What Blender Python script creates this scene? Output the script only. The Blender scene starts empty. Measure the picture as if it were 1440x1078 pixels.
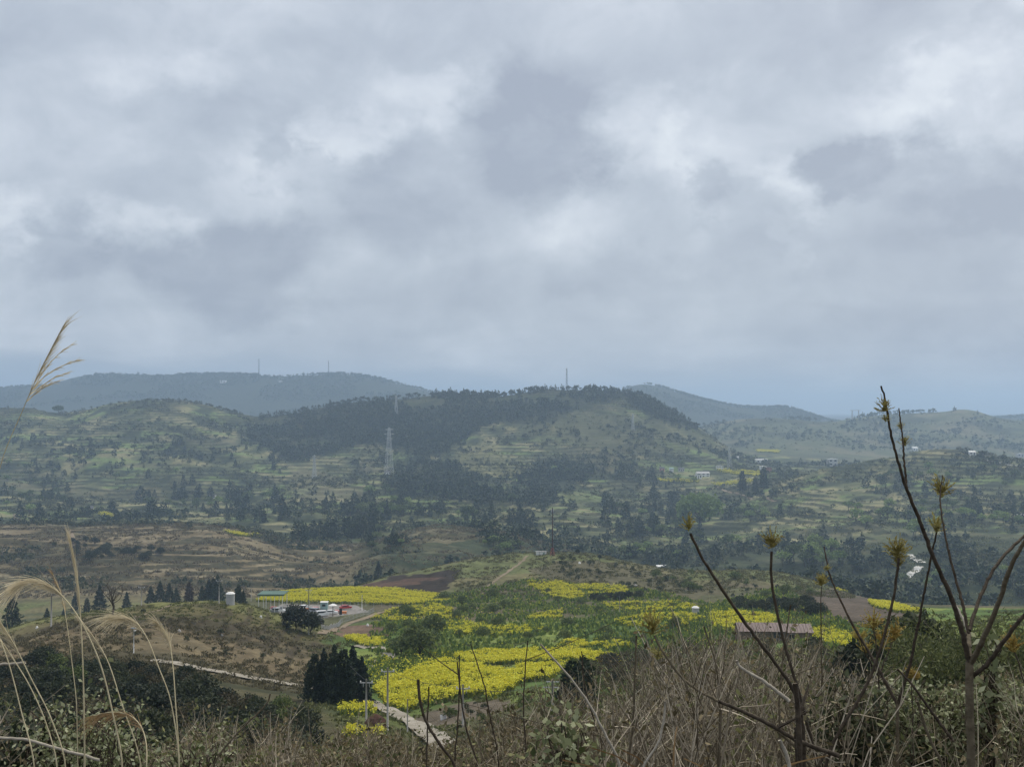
import bpy, math, random
import numpy as np
from mathutils import Vector, Matrix, Quaternion

random.seed(7)
RNG = np.random.default_rng(11)
S = bpy.context.scene
COL = S.collection
rad = math.radians

# ------------------------------------------------------------------ camera
F_PX, CX, CY, HOR = 1600.0, 720.0, 539.0, 580.0          # photo pixels (1440 x 1078)
PITCH = math.atan((HOR - CY) / F_PX)
cam_d = bpy.data.cameras.new('camera')
cam_d.sensor_width = 36.0
cam_d.lens = 36.0 * F_PX / 1440.0
cam_d.clip_start = 0.05
cam_d.clip_end = 60000.0
cam = bpy.data.objects.new('camera', cam_d)
COL.objects.link(cam)
cam.location = (0, 0, 0)
cam.rotation_euler = (math.pi / 2 + PITCH, 0, 0)
S.camera = cam
cP, sP = math.cos(PITCH), math.sin(PITCH)


def ray(px, py):
    """x/y and z/y of the view ray through a photo pixel."""
    a = (np.asarray(px, float) - CX) / F_PX
    b = (CY - np.asarray(py, float)) / F_PX
    dy = cP - b * sP
    return a / dy, (sP + b * cP) / dy


def at(px, py, Y):
    u, v = ray(px, py)
    return Vector((float(u) * Y, Y, float(v) * Y))


def project(x, y, z):
    w = y * cP + z * sP
    w = np.where(w < 0.5, 0.5, w)
    return CX + F_PX * x / w, CY - F_PX * (-y * sP + z * cP) / w


# ------------------------------------------------------------------ exposure, sky, sun
S.view_settings.view_transform = 'Standard'
S.view_settings.look = 'None'
S.view_settings.exposure = 0.6
S.view_settings.gamma = 1.0
S.cycles.use_denoising = True
S.cycles.max_bounces = 6
S.cycles.diffuse_bounces = 2
S.cycles.glossy_bounces = 1
S.cycles.transmission_bounces = 2
S.cycles.transparent_max_bounces = 8
S.cycles.volume_bounces = 1
S.cycles.caustics_reflective = False
S.cycles.caustics_refractive = False

SUN_EL, SUN_AZ = 48.0, 35.0          # degrees; azimuth clockwise from the view direction
sun_d = bpy.data.lights.new('sun', 'SUN')
sun_d.energy = 1.5
sun_d.angle = rad(25)
sun_d.color = (1.0, 0.91, 0.76)
sun = bpy.data.objects.new('sun', sun_d)
COL.objects.link(sun)
sd = Vector((math.sin(rad(SUN_AZ)) * math.cos(rad(SUN_EL)), math.cos(rad(SUN_AZ)) * math.cos(rad(SUN_EL)), math.sin(rad(SUN_EL))))
sun.rotation_euler = sd.to_track_quat('Z', 'Y').to_euler()

world = bpy.data.worlds.new('World')
S.world = world
world.use_nodes = True
WT = world.node_tree
WT.nodes.clear()


def nd(tree, typ, **kw):
    n = tree.nodes.new(typ)
    for k, v in kw.items():
        if k.startswith('i_'):
            key = k[2:]
            n.inputs[int(key) if key.isdigit() else key].default_value = v
        else:
            setattr(n, k, v)
    return n


def mth(tree, op, a, b=None, clamp=False):
    n = tree.nodes.new('ShaderNodeMath')
    n.operation = op
    n.use_clamp = clamp
    for i, v in enumerate((a, b)):
        if v is None:
            continue
        if isinstance(v, (int, float)):
            n.inputs[i].default_value = v
        else:
            tree.links.new(v, n.inputs[i])
    return n.outputs[0]


def build_sky():
    t, L = WT, WT.links.new
    tc = nd(t, 'ShaderNodeTexCoord')
    sep = nd(t, 'ShaderNodeSeparateXYZ')
    L(tc.outputs['Generated'], sep.inputs[0])
    az = mth(t, 'ARCTAN2', sep.outputs[0], sep.outputs[1])
    el = mth(t, 'ARCSINE', sep.outputs[2])
    # turbulent offset of the sky coordinates so that cloud edges curl
    map1 = nd(t, 'ShaderNodeMapping')
    map1.inputs['Scale'].default_value = (1, 1, 1.3)
    L(tc.outputs['Generated'], map1.inputs[0])
    nw = nd(t, 'ShaderNodeTexNoise', i_Scale=9.0, i_Detail=10.0, i_Roughness=0.62)
    L(map1.outputs[0], nw.inputs['Vector'])
    w1 = nd(t, 'ShaderNodeVectorMath', operation='SUBTRACT')
    L(nw.outputs['Color'], w1.inputs[0])
    w1.inputs[1].default_value = (0.5, 0.5, 0.5)
    w2 = nd(t, 'ShaderNodeVectorMath', operation='MULTIPLY')
    L(w1.outputs[0], w2.inputs[0])
    w2.inputs[1].default_value = (0.22, 0.17, 0)
    cmb = nd(t, 'ShaderNodeCombineXYZ')
    L(az, cmb.inputs[0])
    L(el, cmb.inputs[1])
    q = nd(t, 'ShaderNodeVectorMath', operation='ADD')
    L(cmb.outputs[0], q.inputs[0])
    L(w2.outputs[0], q.inputs[1])
    blobs = [  # photo px, py, radius x, radius y, strength (+ thin bright cloud, - heavy dark cloud)
        (460, 215, 85, 62, .40), (600, 140, 140, 55, .32), (240, 105, 110, 50, .26), (905, 200, 75, 95, .42), (850, 150, 50, 45, .24),
        (1130, 258, 62, 46, .38), (1290, 130, 180, 44, .36), (1060, 195, 190, 60, .20), (1370, 215, 90, 40, .22), (205, 340, 66, 50, .50),
        (40, 305, 95, 42, .38), (330, 255, 90, 70, .22), (960, 238, 40, 36, .24), (1410, 20, 90, 40, .2), (1103, 335, 24, 50, .2),
        (690, 290, 130, 50, .2), (830, 330, 90, 90, .2), (110, 210, 180, 60, .10), (1010, 120, 160, 40, .08), (60, 430, 150, 45, .08),
        (770, 200, 140, 120, -.30), (600, 280, 190, 85, -.27), (390, 248, 50, 45, -.26), (320, 390, 190, 85, -.34), (1228, 232, 90, 52, -.40),
        (100, 365, 95, 65, -.26), (1000, 258, 60, 42, -.30), (890, 395, 190, 65, -.20), (1300, 370, 220, 150, -.20), (1390, 262, 110, 60, -.2),
        (230, 180, 220, 60, -.12), (560, 430, 320, 60, -.08), (120, 60, 180, 90, -.07), (900, 50, 420, 70, -.09), (1200, 470, 400, 50, -.06),
        (700, 150, 80, 70, -.14), (1080, 300, 90, 60, -.12), (420, 60, 220, 50, -.07)]
    acc = None
    for px, py, rx, ry, s in blobs:
        u, v = ray(px, py)
        a0 = math.atan(float(u))
        e0 = math.atan(float(v) * math.cos(a0))
        sub = nd(t, 'ShaderNodeVectorMath', operation='SUBTRACT')
        L(q.outputs[0], sub.inputs[0])
        sub.inputs[1].default_value = (a0, e0, 0)
        mul = nd(t, 'ShaderNodeVectorMath', operation='MULTIPLY')
        L(sub.outputs[0], mul.inputs[0])
        k = 0.82 if s > 0 else 0.95
        mul.inputs[1].default_value = (F_PX / rx / k, F_PX / ry / k, 0)
        ln = nd(t, 'ShaderNodeVectorMath', operation='LENGTH')
        L(mul.outputs[0], ln.inputs[0])
        mr = nd(t, 'ShaderNodeMapRange', interpolation_type='SMOOTHERSTEP')
        mr.inputs['From Min'].default_value = 1.5 if s > 0 else 1.25
        mr.inputs['From Max'].default_value = 0.1 if s > 0 else 0.35
        mr.inputs['To Min'].default_value = 0.0
        mr.inputs['To Max'].default_value = s * (0.8 if s > 0 else 1.15)
        L(ln.outputs['Value'], mr.inputs['Value'])
        acc = mr.outputs[0] if acc is None else mth(t, 'ADD', acc, mr.outputs[0])
    # the deck seen in perspective: features shrink and flatten towards the horizon
    den = mth(t, 'ADD', mth(t, 'MAXIMUM', sep.outputs[2], 0.0), 0.16)
    deck = nd(t, 'ShaderNodeCombineXYZ')
    L(mth(t, 'DIVIDE', sep.outputs[0], den), deck.inputs[0])
    L(mth(t, 'DIVIDE', sep.outputs[1], den), deck.inputs[1])
    n1 = nd(t, 'ShaderNodeTexNoise', i_Scale=1.5, i_Detail=10.0, i_Roughness=0.56, i_Distortion=0.5)
    L(deck.outputs[0], n1.inputs['Vector'])
    n2 = nd(t, 'ShaderNodeTexNoise', i_Scale=9.5, i_Detail=10.0, i_Roughness=0.6, i_Distortion=0.35)
    L(map1.outputs[0], n2.inputs['Vector'])
    b = mth(t, 'ADD', mth(t, 'MULTIPLY', mth(t, 'SUBTRACT', n1.outputs['Fac'], 0.5), 0.75), mth(t, 'MULTIPLY', mth(t, 'SUBTRACT', n2.outputs['Fac'], 0.5), 1.1))
    b = mth(t, 'ADD', mth(t, 'ADD', b, mth(t, 'MULTIPLY', acc, 1.0)), 0.46, True)
    cr = nd(t, 'ShaderNodeValToRGB')
    e = cr.color_ramp.elements
    e[0].position, e[0].color = 0.0, (0.225, 0.25, 0.305, 1)
    e[1].position, e[1].color = 1.0, (0.52, 0.55, 0.58, 1)
    x = e.new(0.42)
    x.color = (0.318, 0.350, 0.400, 1)
    x = e.new(0.68)
    x.color = (0.40, 0.43, 0.478, 1)
    L(b, cr.inputs[0])
    sky = nd(t, 'ShaderNodeTexSky', sky_type='NISHITA', sun_disc=False)
    sky.sun_elevation = rad(SUN_EL)
    sky.sun_rotation = rad(SUN_AZ)
    sky.air_density = 1.5
    sky.dust_density = 3.0
    # the cloud deck covers the clear sky; background strength is 0.1, cloud radiance is given on that scale
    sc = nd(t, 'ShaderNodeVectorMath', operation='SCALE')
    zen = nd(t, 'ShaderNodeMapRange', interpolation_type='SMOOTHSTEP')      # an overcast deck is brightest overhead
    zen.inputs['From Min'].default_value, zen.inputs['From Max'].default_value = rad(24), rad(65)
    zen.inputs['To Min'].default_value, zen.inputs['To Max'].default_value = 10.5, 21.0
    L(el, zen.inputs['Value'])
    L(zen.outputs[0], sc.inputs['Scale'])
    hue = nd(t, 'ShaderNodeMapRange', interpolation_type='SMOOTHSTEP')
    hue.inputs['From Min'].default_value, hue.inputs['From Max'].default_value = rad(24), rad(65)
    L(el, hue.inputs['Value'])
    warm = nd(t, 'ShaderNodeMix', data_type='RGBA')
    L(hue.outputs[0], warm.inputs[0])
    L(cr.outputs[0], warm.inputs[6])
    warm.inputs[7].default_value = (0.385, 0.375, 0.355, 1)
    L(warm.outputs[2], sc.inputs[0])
    gap = nd(t, 'ShaderNodeMapRange', interpolation_type='SMOOTHSTEP')      # hazy clear air under the cloud deck
    gap.inputs['From Min'].default_value, gap.inputs['From Max'].default_value = rad(2.6), rad(0.7)
    L(mth(t, 'ADD', mth(t, 'ADD', el, mth(t, 'MULTIPLY', az, 0.035)), mth(t, 'MULTIPLY', mth(t, 'SUBTRACT', n1.outputs['Fac'], 0.5), 0.05)), gap.inputs['Value'])
    mg = nd(t, 'ShaderNodeMix', data_type='RGBA')
    L(gap.outputs[0], mg.inputs[0])
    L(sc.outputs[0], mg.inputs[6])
    mg.inputs[7].default_value = (2.5, 3.05, 3.8, 1)
    mix = nd(t, 'ShaderNodeMix', data_type='RGBA')
    mix.inputs[0].default_value = 0.93
    L(sky.outputs[0], mix.inputs[6])
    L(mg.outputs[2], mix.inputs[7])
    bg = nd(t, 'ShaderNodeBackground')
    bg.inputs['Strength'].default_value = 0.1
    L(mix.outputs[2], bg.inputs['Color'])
    out = nd(t, 'ShaderNodeOutputWorld')
    L(bg.outputs[0], out.inputs['Surface'])


build_sky()

# ------------------------------------------------------------------ noise


def _hash(ix, iy, seed):
    h = (ix.astype(np.int64) * 374761393 + iy.astype(np.int64) * 668265263 + seed * 974634533) & 0xFFFFFFFF
    h = ((h ^ (h >> 13)) * 1274126177) & 0xFFFFFFFF
    h = h ^ (h >> 16)
    return (h & 0xFFFFFF) / float(0xFFFFFF) * 2 - 1


def vnoise(x, y, seed=0):
    xi, yi = np.floor(x), np.floor(y)
    fx, fy = x - xi, y - yi
    fx = fx * fx * fx * (fx * (fx * 6 - 15) + 10)
    fy = fy * fy * fy * (fy * (fy * 6 - 15) + 10)
    a, b = _hash(xi, yi, seed), _hash(xi + 1, yi, seed)
    c, d = _hash(xi, yi + 1, seed), _hash(xi + 1, yi + 1, seed)
    return (a * (1 - fx) + b * fx) * (1 - fy) + (c * (1 - fx) + d * fx) * fy


def fbm(x, y, octs=4, seed=0, gain=0.5):
    s, a, tot = 0.0, 1.0, 0.0
    for k in range(octs):
        ca, sa = math.cos(0.6 * k), math.sin(0.6 * k)
        s = s + a * vnoise((x * ca - y * sa) * 2 ** k + 13.7 * k, (x * sa + y * ca) * 2 ** k - 7.1 * k, seed + k)
        tot += a
        a *= gain
    return s / tot


def sstep(a, b, x):
    t = np.clip((x - a) / (b - a), 0, 1)
    return t * t * (3 - 2 * t)


# ------------------------------------------------------------------ terrain: crest and trough lines, near to far
LAYERS = [  # distance, then the line's (photo px, py)
    (9, [(-300, 1075), (0, 1075), (240, 1085), (480, 1092), (720, 1082), (960, 1060), (1200, 1035), (1440, 1015), (1800, 1000)]),
    (40, [(-300, 1230), (0, 1230), (240, 1230), (480, 1240), (720, 1200), (960, 1160), (1200, 1110), (1440, 1070), (1800, 1040)]),
    (100, [(-300, 1050), (0, 1055), (240, 1060), (430, 1080), (600, 1085), (720, 1060), (960, 1045), (1200, 1000), (1440, 965), (1800, 930)]),
    (160, [(-300, 960), (0, 968), (150, 965), (250, 968), (400, 990), (480, 1000), (590, 1018), (640, 1002), (720, 985), (800, 975), (960, 960), (1200, 935), (1440, 905), (1800, 880)]),
    (215, [(-300, 925), (0, 930), (150, 925), (250, 935), (360, 958), (430, 968), (500, 970), (560, 962), (640, 950), (720, 948), (840, 945), (960, 930), (1100, 915), (1200, 905), (1440, 875), (1800, 850)]),
    (262, [(-300, 908), (0, 912), (150, 885), (250, 885), (350, 915), (430, 935), (500, 925), (560, 925), (640, 925), (720, 922), (840, 918), (960, 908), (1040, 897), (1140, 893), (1200, 888), (1440, 865), (1800, 835)]),
    (310, [(-300, 905), (0, 889), (60, 872), (160, 856), (250, 847), (330, 850), (400, 872), (440, 890), (500, 900), (560, 898), (640, 897), (720, 898), (840, 890), (960, 880), (1100, 868), (1200, 864), (1440, 858), (1800, 830)]),
    (375, [(-300, 905), (0, 900), (160, 890), (280, 878), (360, 870), (420, 872), (470, 880), (520, 872), (600, 872), (720, 872), (840, 868), (960, 858), (1100, 850), (1200, 852), (1440, 855), (1800, 825)]),
    (415, [(-300, 905), (0, 892), (160, 880), (280, 872), (350, 860), (400, 857), (470, 859), (520, 858), (600, 858), (720, 858), (840, 858), (960, 848), (1100, 840), (1200, 846), (1440, 853), (1800, 825)]),
    (450, [(-300, 905), (0, 885), (160, 878), (280, 865), (350, 850), (400, 848), (480, 848), (600, 849), (720, 848), (840, 848), (960, 840), (1100, 835), (1200, 845), (1290, 857), (1440, 855), (1800, 825)]),
    (520, [(-300, 900), (0, 885), (160, 875), (280, 862), (340, 848), (380, 834), (480, 830), (560, 832), (620, 837), (650, 832), (720, 818), (800, 818), (880, 822), (960, 820), (1050, 815), (1100, 822), (1200, 838), (1290, 855), (1440, 862), (1800, 830)]),
    (620, [(-300, 880), (0, 865), (200, 855), (380, 850), (440, 842), (480, 833), (540, 812), (600, 800), (650, 788), (720, 779), (760, 777), (830, 779), (880, 790), (940, 800), (1000, 803), (1050, 802), (1100, 804), (1140, 815), (1200, 838), (1280, 858), (1340, 870), (1440, 878), (1800, 850)]),
    (760, [(-300, 812), (0, 806), (200, 806), (400, 818), (500, 832), (720, 838), (960, 838), (1100, 835), (1200, 838), (1300, 845), (1440, 850), (1800, 830)]),
    (870, [(-300, 770), (0, 765), (100, 768), (200, 772), (300, 770), (400, 788), (480, 795), (540, 780), (620, 775), (720, 785), (800, 805), (900, 812), (1000, 815), (1200, 812), (1300, 808), (1440, 815), (1800, 800)]),
    (1000, [(-300, 735), (0, 739), (60, 738), (120, 742), (200, 739), (270, 737), (330, 744), (400, 758), (450, 768), (500, 772), (560, 750), (610, 739), (660, 745), (720, 753), (760, 765), (800, 782), (860, 790), (900, 794), (1000, 790), (1100, 790), (1200, 785), (1280, 778), (1440, 780), (1800, 760)]),
    (1130, [(-300, 750), (0, 748), (200, 748), (340, 752), (450, 756), (600, 755), (720, 756), (800, 765), (900, 770), (1000, 778), (1100, 770), (1200, 758), (1300, 745), (1440, 745), (1800, 730)]),
    (1400, [(-300, 712), (0, 715), (150, 719), (300, 722), (450, 714), (600, 712), (720, 715), (800, 722), (900, 732), (1000, 735), (1100, 718), (1200, 702), (1300, 690), (1440, 690), (1800, 680)]),
    (1700, [(-300, 675), (0, 680), (150, 690), (300, 692), (390, 680), (440, 668), (490, 680), (560, 672), (640, 662), (720, 672), (850, 685), (950, 690), (1020, 688), (1100, 672), (1200, 655), (1280, 641), (1330, 638), (1400, 644), (1440, 648), (1800, 640)]),
    (1830, [(-300, 655), (0, 655), (150, 658), (300, 665), (400, 668), (500, 662), (600, 650), (720, 648), (850, 655), (950, 670), (1020, 672), (1100, 662), (1200, 660), (1280, 660), (1440, 662), (1800, 660)]),
    (2050, [(-300, 610), (0, 616), (150, 608), (250, 608), (340, 622), (420, 626), (500, 622), (600, 612), (700, 605), (800, 600), (900, 608), (980, 635), (1040, 652), (1100, 656), (1200, 658), (1440, 660), (1800, 660)]),
    (2350, [(-300, 565), (0, 574), (40, 572), (80, 581), (120, 577), (150, 567), (200, 562), (250, 561), (290, 567), (330, 579), (360, 586), (420, 580), (470, 569), (520, 563), (570, 561), (620, 554), (660, 555), (700, 557), (740, 552), (770, 546), (800, 548), (850, 547), (880, 551), (910, 557), (940, 573), (970, 593), (1000, 612), (1040, 640), (1100, 652), (1200, 655), (1440, 658), (1800, 655)]),
    (2800, [(-300, 640), (0, 645), (500, 645), (900, 645), (1000, 640), (1040, 634), (1100, 634), (1200, 640), (1440, 645), (1800, 645)]),
    (3100, [(-300, 640), (0, 640), (500, 640), (900, 635), (1000, 615), (1060, 612), (1120, 614), (1180, 615), (1250, 620), (1330, 612), (1440, 618), (1800, 615)]),
    (3600, [(-300, 620), (0, 625), (500, 625), (900, 615), (960, 606), (1000, 596), (1040, 589), (1090, 588), (1130, 591), (1165, 595), (1200, 589), (1240, 583), (1300, 581), (1330, 580), (1350, 575), (1370, 577), (1400, 587), (1440, 592), (1500, 580), (1800, 575)]),
    (4200, [(-300, 625), (0, 625), (500, 625), (900, 620), (1440, 615), (1800, 610)]),
    (4700, [(-300, 580), (0, 578), (110, 568), (250, 566), (400, 566), (520, 568), (620, 582), (860, 590), (910, 572), (960, 580), (1100, 596), (1440, 598), (1800, 590)]),
    (5100, [(-300, 545), (0, 545), (60, 543), (110, 530), (150, 527), (250, 529), (320, 527), (400, 530), (480, 526), (520, 531), (560, 541), (600, 549), (620, 557), (680, 568), (800, 566), (860, 556), (880, 546), (905, 538), (930, 544), (960, 553), (1000, 564), (1040, 572), (1075, 574), (1100, 571), (1130, 579), (1165, 592), (1200, 597), (1350, 592), (1410, 588), (1440, 586), (1800, 575)]),
    (6500, [(-300, 600), (1800, 600)]),
    (9000, [(-300, 588), (1800, 588)]),
    (16000, [(-300, 582.5), (1800, 582.5)]),
]
U_MAX = 0.66
NT = 4001
UT = np.linspace(-U_MAX, U_MAX, NT)
YK = np.array([-200.0, -20.0, 3.0] + [l[0] for l in LAYERS])
ZT = np.zeros((NT, len(YK)))
ZT[:, 0], ZT[:, 1], ZT[:, 2] = 6.0, -0.9, -1.72
_ker = np.exp(-0.5 * (np.arange(-60, 61) / 18.0) ** 2)
_ker /= _ker.sum()
for k, (Y, pts) in enumerate(LAYERS):
    p = np.array(pts, float)
    uu, vv = ray(p[:, 0], p[:, 1])
    s = np.interp(UT, uu, vv)
    s = np.convolve(np.pad(s, 60, mode='edge'), _ker, mode='valid')
    ZT[:, k + 3] = s * Y
_h = np.diff(YK)
_dl = np.diff(ZT, axis=1) / _h
DT = np.zeros_like(ZT)
DT[:, 0], DT[:, -1] = _dl[:, 0], _dl[:, -1]
for k in range(1, len(YK) - 1):
    a, b = _dl[:, k - 1], _dl[:, k]
    w1, w2 = 2 * _h[k] + _h[k - 1], _h[k] + 2 * _h[k - 1]
    same = a * b > 0
    aa, bb = np.where(same, a, 1.0), np.where(same, b, 1.0)
    DT[:, k] = np.where(same, (w1 + w2) / (w1 / aa + w2 / bb), 0.0)


def base_h(x, y):
    u = np.clip(x / np.maximum(y, 12.0), -U_MAX + 1e-6, U_MAX - 1e-6)
    t = (u + U_MAX) / (2 * U_MAX) * (NT - 1)
    i = np.minimum(t.astype(int), NT - 2)
    f = t - i
    yy = np.clip(y, YK[0], YK[-1] - 1e-3)
    k = np.clip(np.searchsorted(YK, yy, side='right') - 1, 0, len(YK) - 2)
    hk = _h[k]
    s = (yy - YK[k]) / hk
    h00, h10, h01, h11 = (1 + 2 * s) * (1 - s) ** 2, s * (1 - s) ** 2, s * s * (3 - 2 * s), s * s * (s - 1)

    def ev(i):
        return h00 * ZT[i, k] + h10 * hk * DT[i, k] + h01 * ZT[i, k + 1] + h11 * hk * DT[i, k + 1]
    return ev(i) * (1 - f) + ev(i + 1) * f


def terrain_full(x, y):
    """height and how much of a terrace riser the place is (0..1)"""
    x, y = np.asarray(x, float), np.asarray(y, float)
    z = base_h(x, y)
    z = z + 0.10 * fbm(x / 1.3, y / 1.3, 3, 3) * sstep(2, 8, y)
    z = z + 0.5 * fbm(x / 9, y / 9, 3, 5) * sstep(20, 120, y)
    z = z + 1.1 * fbm(x / 38, y / 38, 4, 9) * sstep(180, 600, y) + 3.2 * fbm(x / 150, y / 150, 4, 15) * sstep(560, 1100, y)
    z = z + 7.0 * fbm(x / 420, y / 420, 4, 25) * sstep(2500, 4000, y)
    # gullies and spurs running down the big hills
    g = 1 - np.abs(fbm(x / 260 + 0.25 * fbm(x / 90, y / 90, 2, 41), y / 520, 3, 33)) * 2.2
    z = z - 6.0 * np.clip(g, 0, 1) ** 2 * sstep(1250, 1600, y) * (1 - sstep(2150, 2330, y))
    z = z - 10.0 * np.clip(g, 0, 1) ** 2 * sstep(2900, 3100, y) * (1 - sstep(3300, 3550, y))
    z = z + 9.0 * fbm(x / 130, y / 44, 4, 201) * sstep(660, 760, y) * (1 - sstep(930, 1000, y))
    z = z + 13.0 * fbm(x / 170, y / 110, 4, 202) * sstep(1130, 1300, y) * (1 - sstep(2150, 2320, y))
    z = z + 14.0 * fbm(x / 260, y / 180, 4, 203) * sstep(2850, 3000, y) * (1 - sstep(3350, 3560, y))
    z = z + 9.0 * fbm(x / 120, y / 70, 4, 204) * sstep(680, 780, y) * (1 - sstep(1060, 1130, y)) * sstep(-0.02, 0.08, x / np.maximum(y, 10))
    # terraces
    st = np.where(y < 700, 1.5, np.where(y < 1150, 3.4, 4.6))
    zz = z + 2.6 * fbm(x / 60, y / 60, 4, 51) * np.where(y < 700, 0.5, 1.0)
    t = zz / st
    fr = t - np.floor(t)
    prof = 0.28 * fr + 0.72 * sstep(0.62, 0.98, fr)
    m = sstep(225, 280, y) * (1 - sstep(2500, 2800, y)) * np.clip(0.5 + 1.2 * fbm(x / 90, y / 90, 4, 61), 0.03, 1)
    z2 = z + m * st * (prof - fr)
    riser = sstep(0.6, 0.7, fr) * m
    return z2, riser


def H(x, y):
    return terrain_full(np.atleast_1d(x), np.atleast_1d(y))[0]


def h1(x, y):
    return float(H(x, y)[0])


NU = 920
UG = np.linspace(-U_MAX + 0.001, U_MAX - 0.001, NU)
YG = np.concatenate([
    np.linspace(-120, 0, 14)[:-1], np.linspace(0, 12, 44)[:-1], np.geomspace(12, 210, 150)[:-1],
    np.geomspace(210, 2500, 1250)[:-1], np.geomspace(2500, 5300, 170)[:-1], np.geomspace(5300, 16000, 24)])
NY = len(YG)
GX = np.maximum(YG, 26.0)[:, None] * UG[None, :]
GY = np.repeat(YG[:, None], NU, 1)
GZ, GR = terrain_full(GX.ravel(), GY.ravel())
GZ, GR = GZ.reshape(NY, NU), GR.reshape(NY, NU)
_row0 = int(np.searchsorted(YG, 26.5))
_SL = np.maximum.accumulate(GZ[_row0:] / YG[_row0:, None], axis=0)
_SLR = GZ[_row0:] / YG[_row0:, None]


def hit(px, py, ymin=0.0):
    """where the view ray through a photo pixel first meets the ground"""
    u, v = ray(px, py)
    u, v = np.atleast_1d(u), np.atleast_1d(v)
    ci = np.clip(np.round((u - UG[0]) / (UG[1] - UG[0])).astype(int), 0, NU - 1)
    Ys = np.empty(len(u))
    r1 = max(0, int(np.searchsorted(YG, ymin)) - _row0)
    for n in range(len(u)):
        colm = _SL[:, ci[n]] if r1 == 0 else np.maximum.accumulate(_SLR[r1:, ci[n]])
        j = int(np.searchsorted(colm, v[n])) + r1
        j = min(j, len(YG) - _row0 - 1)
        Ys[n] = YG[_row0 + j]
    return u * Ys, Ys


def ground(px, py, ymin=0.0):
    x, y = hit(px, py, ymin)
    return Vector((x[0], y[0], h1(x[0], y[0])))


# ------------------------------------------------------------------ mesh helpers (all quads)
def mk_mesh(name, V, F, mats, mi=None, smooth=False, attr=None):
    me = bpy.data.meshes.new(name)
    V = np.ascontiguousarray(V, dtype=np.float32)
    F = np.ascontiguousarray(F, dtype=np.int32)
    me.vertices.add(len(V))
    me.vertices.foreach_set('co', V.ravel())
    me.loops.add(F.size)
    me.loops.foreach_set('vertex_index', F.ravel())
    me.polygons.add(len(F))
    me.polygons.foreach_set('loop_start', np.arange(0, F.size, 4, dtype=np.int32))
    me.polygons.foreach_set('loop_total', np.full(len(F), 4, dtype=np.int32))
    if mi is not None:
        me.polygons.foreach_set('material_index', np.ascontiguousarray(mi, dtype=np.int32))
    me.polygons.foreach_set('use_smooth', np.full(len(F), bool(smooth)))
    for m in (mats if isinstance(mats, (list, tuple)) else [mats]):
        me.materials.append(m)
    if attr is not None:
        a = me.color_attributes.new('landcover', 'FLOAT_COLOR', 'POINT')
        c = np.ones((len(V), 4), dtype=np.float32)
        c[:, :3] = attr
        a.data.foreach_set('color', c.ravel())
    me.update(calc_edges=True)
    return me


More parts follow.
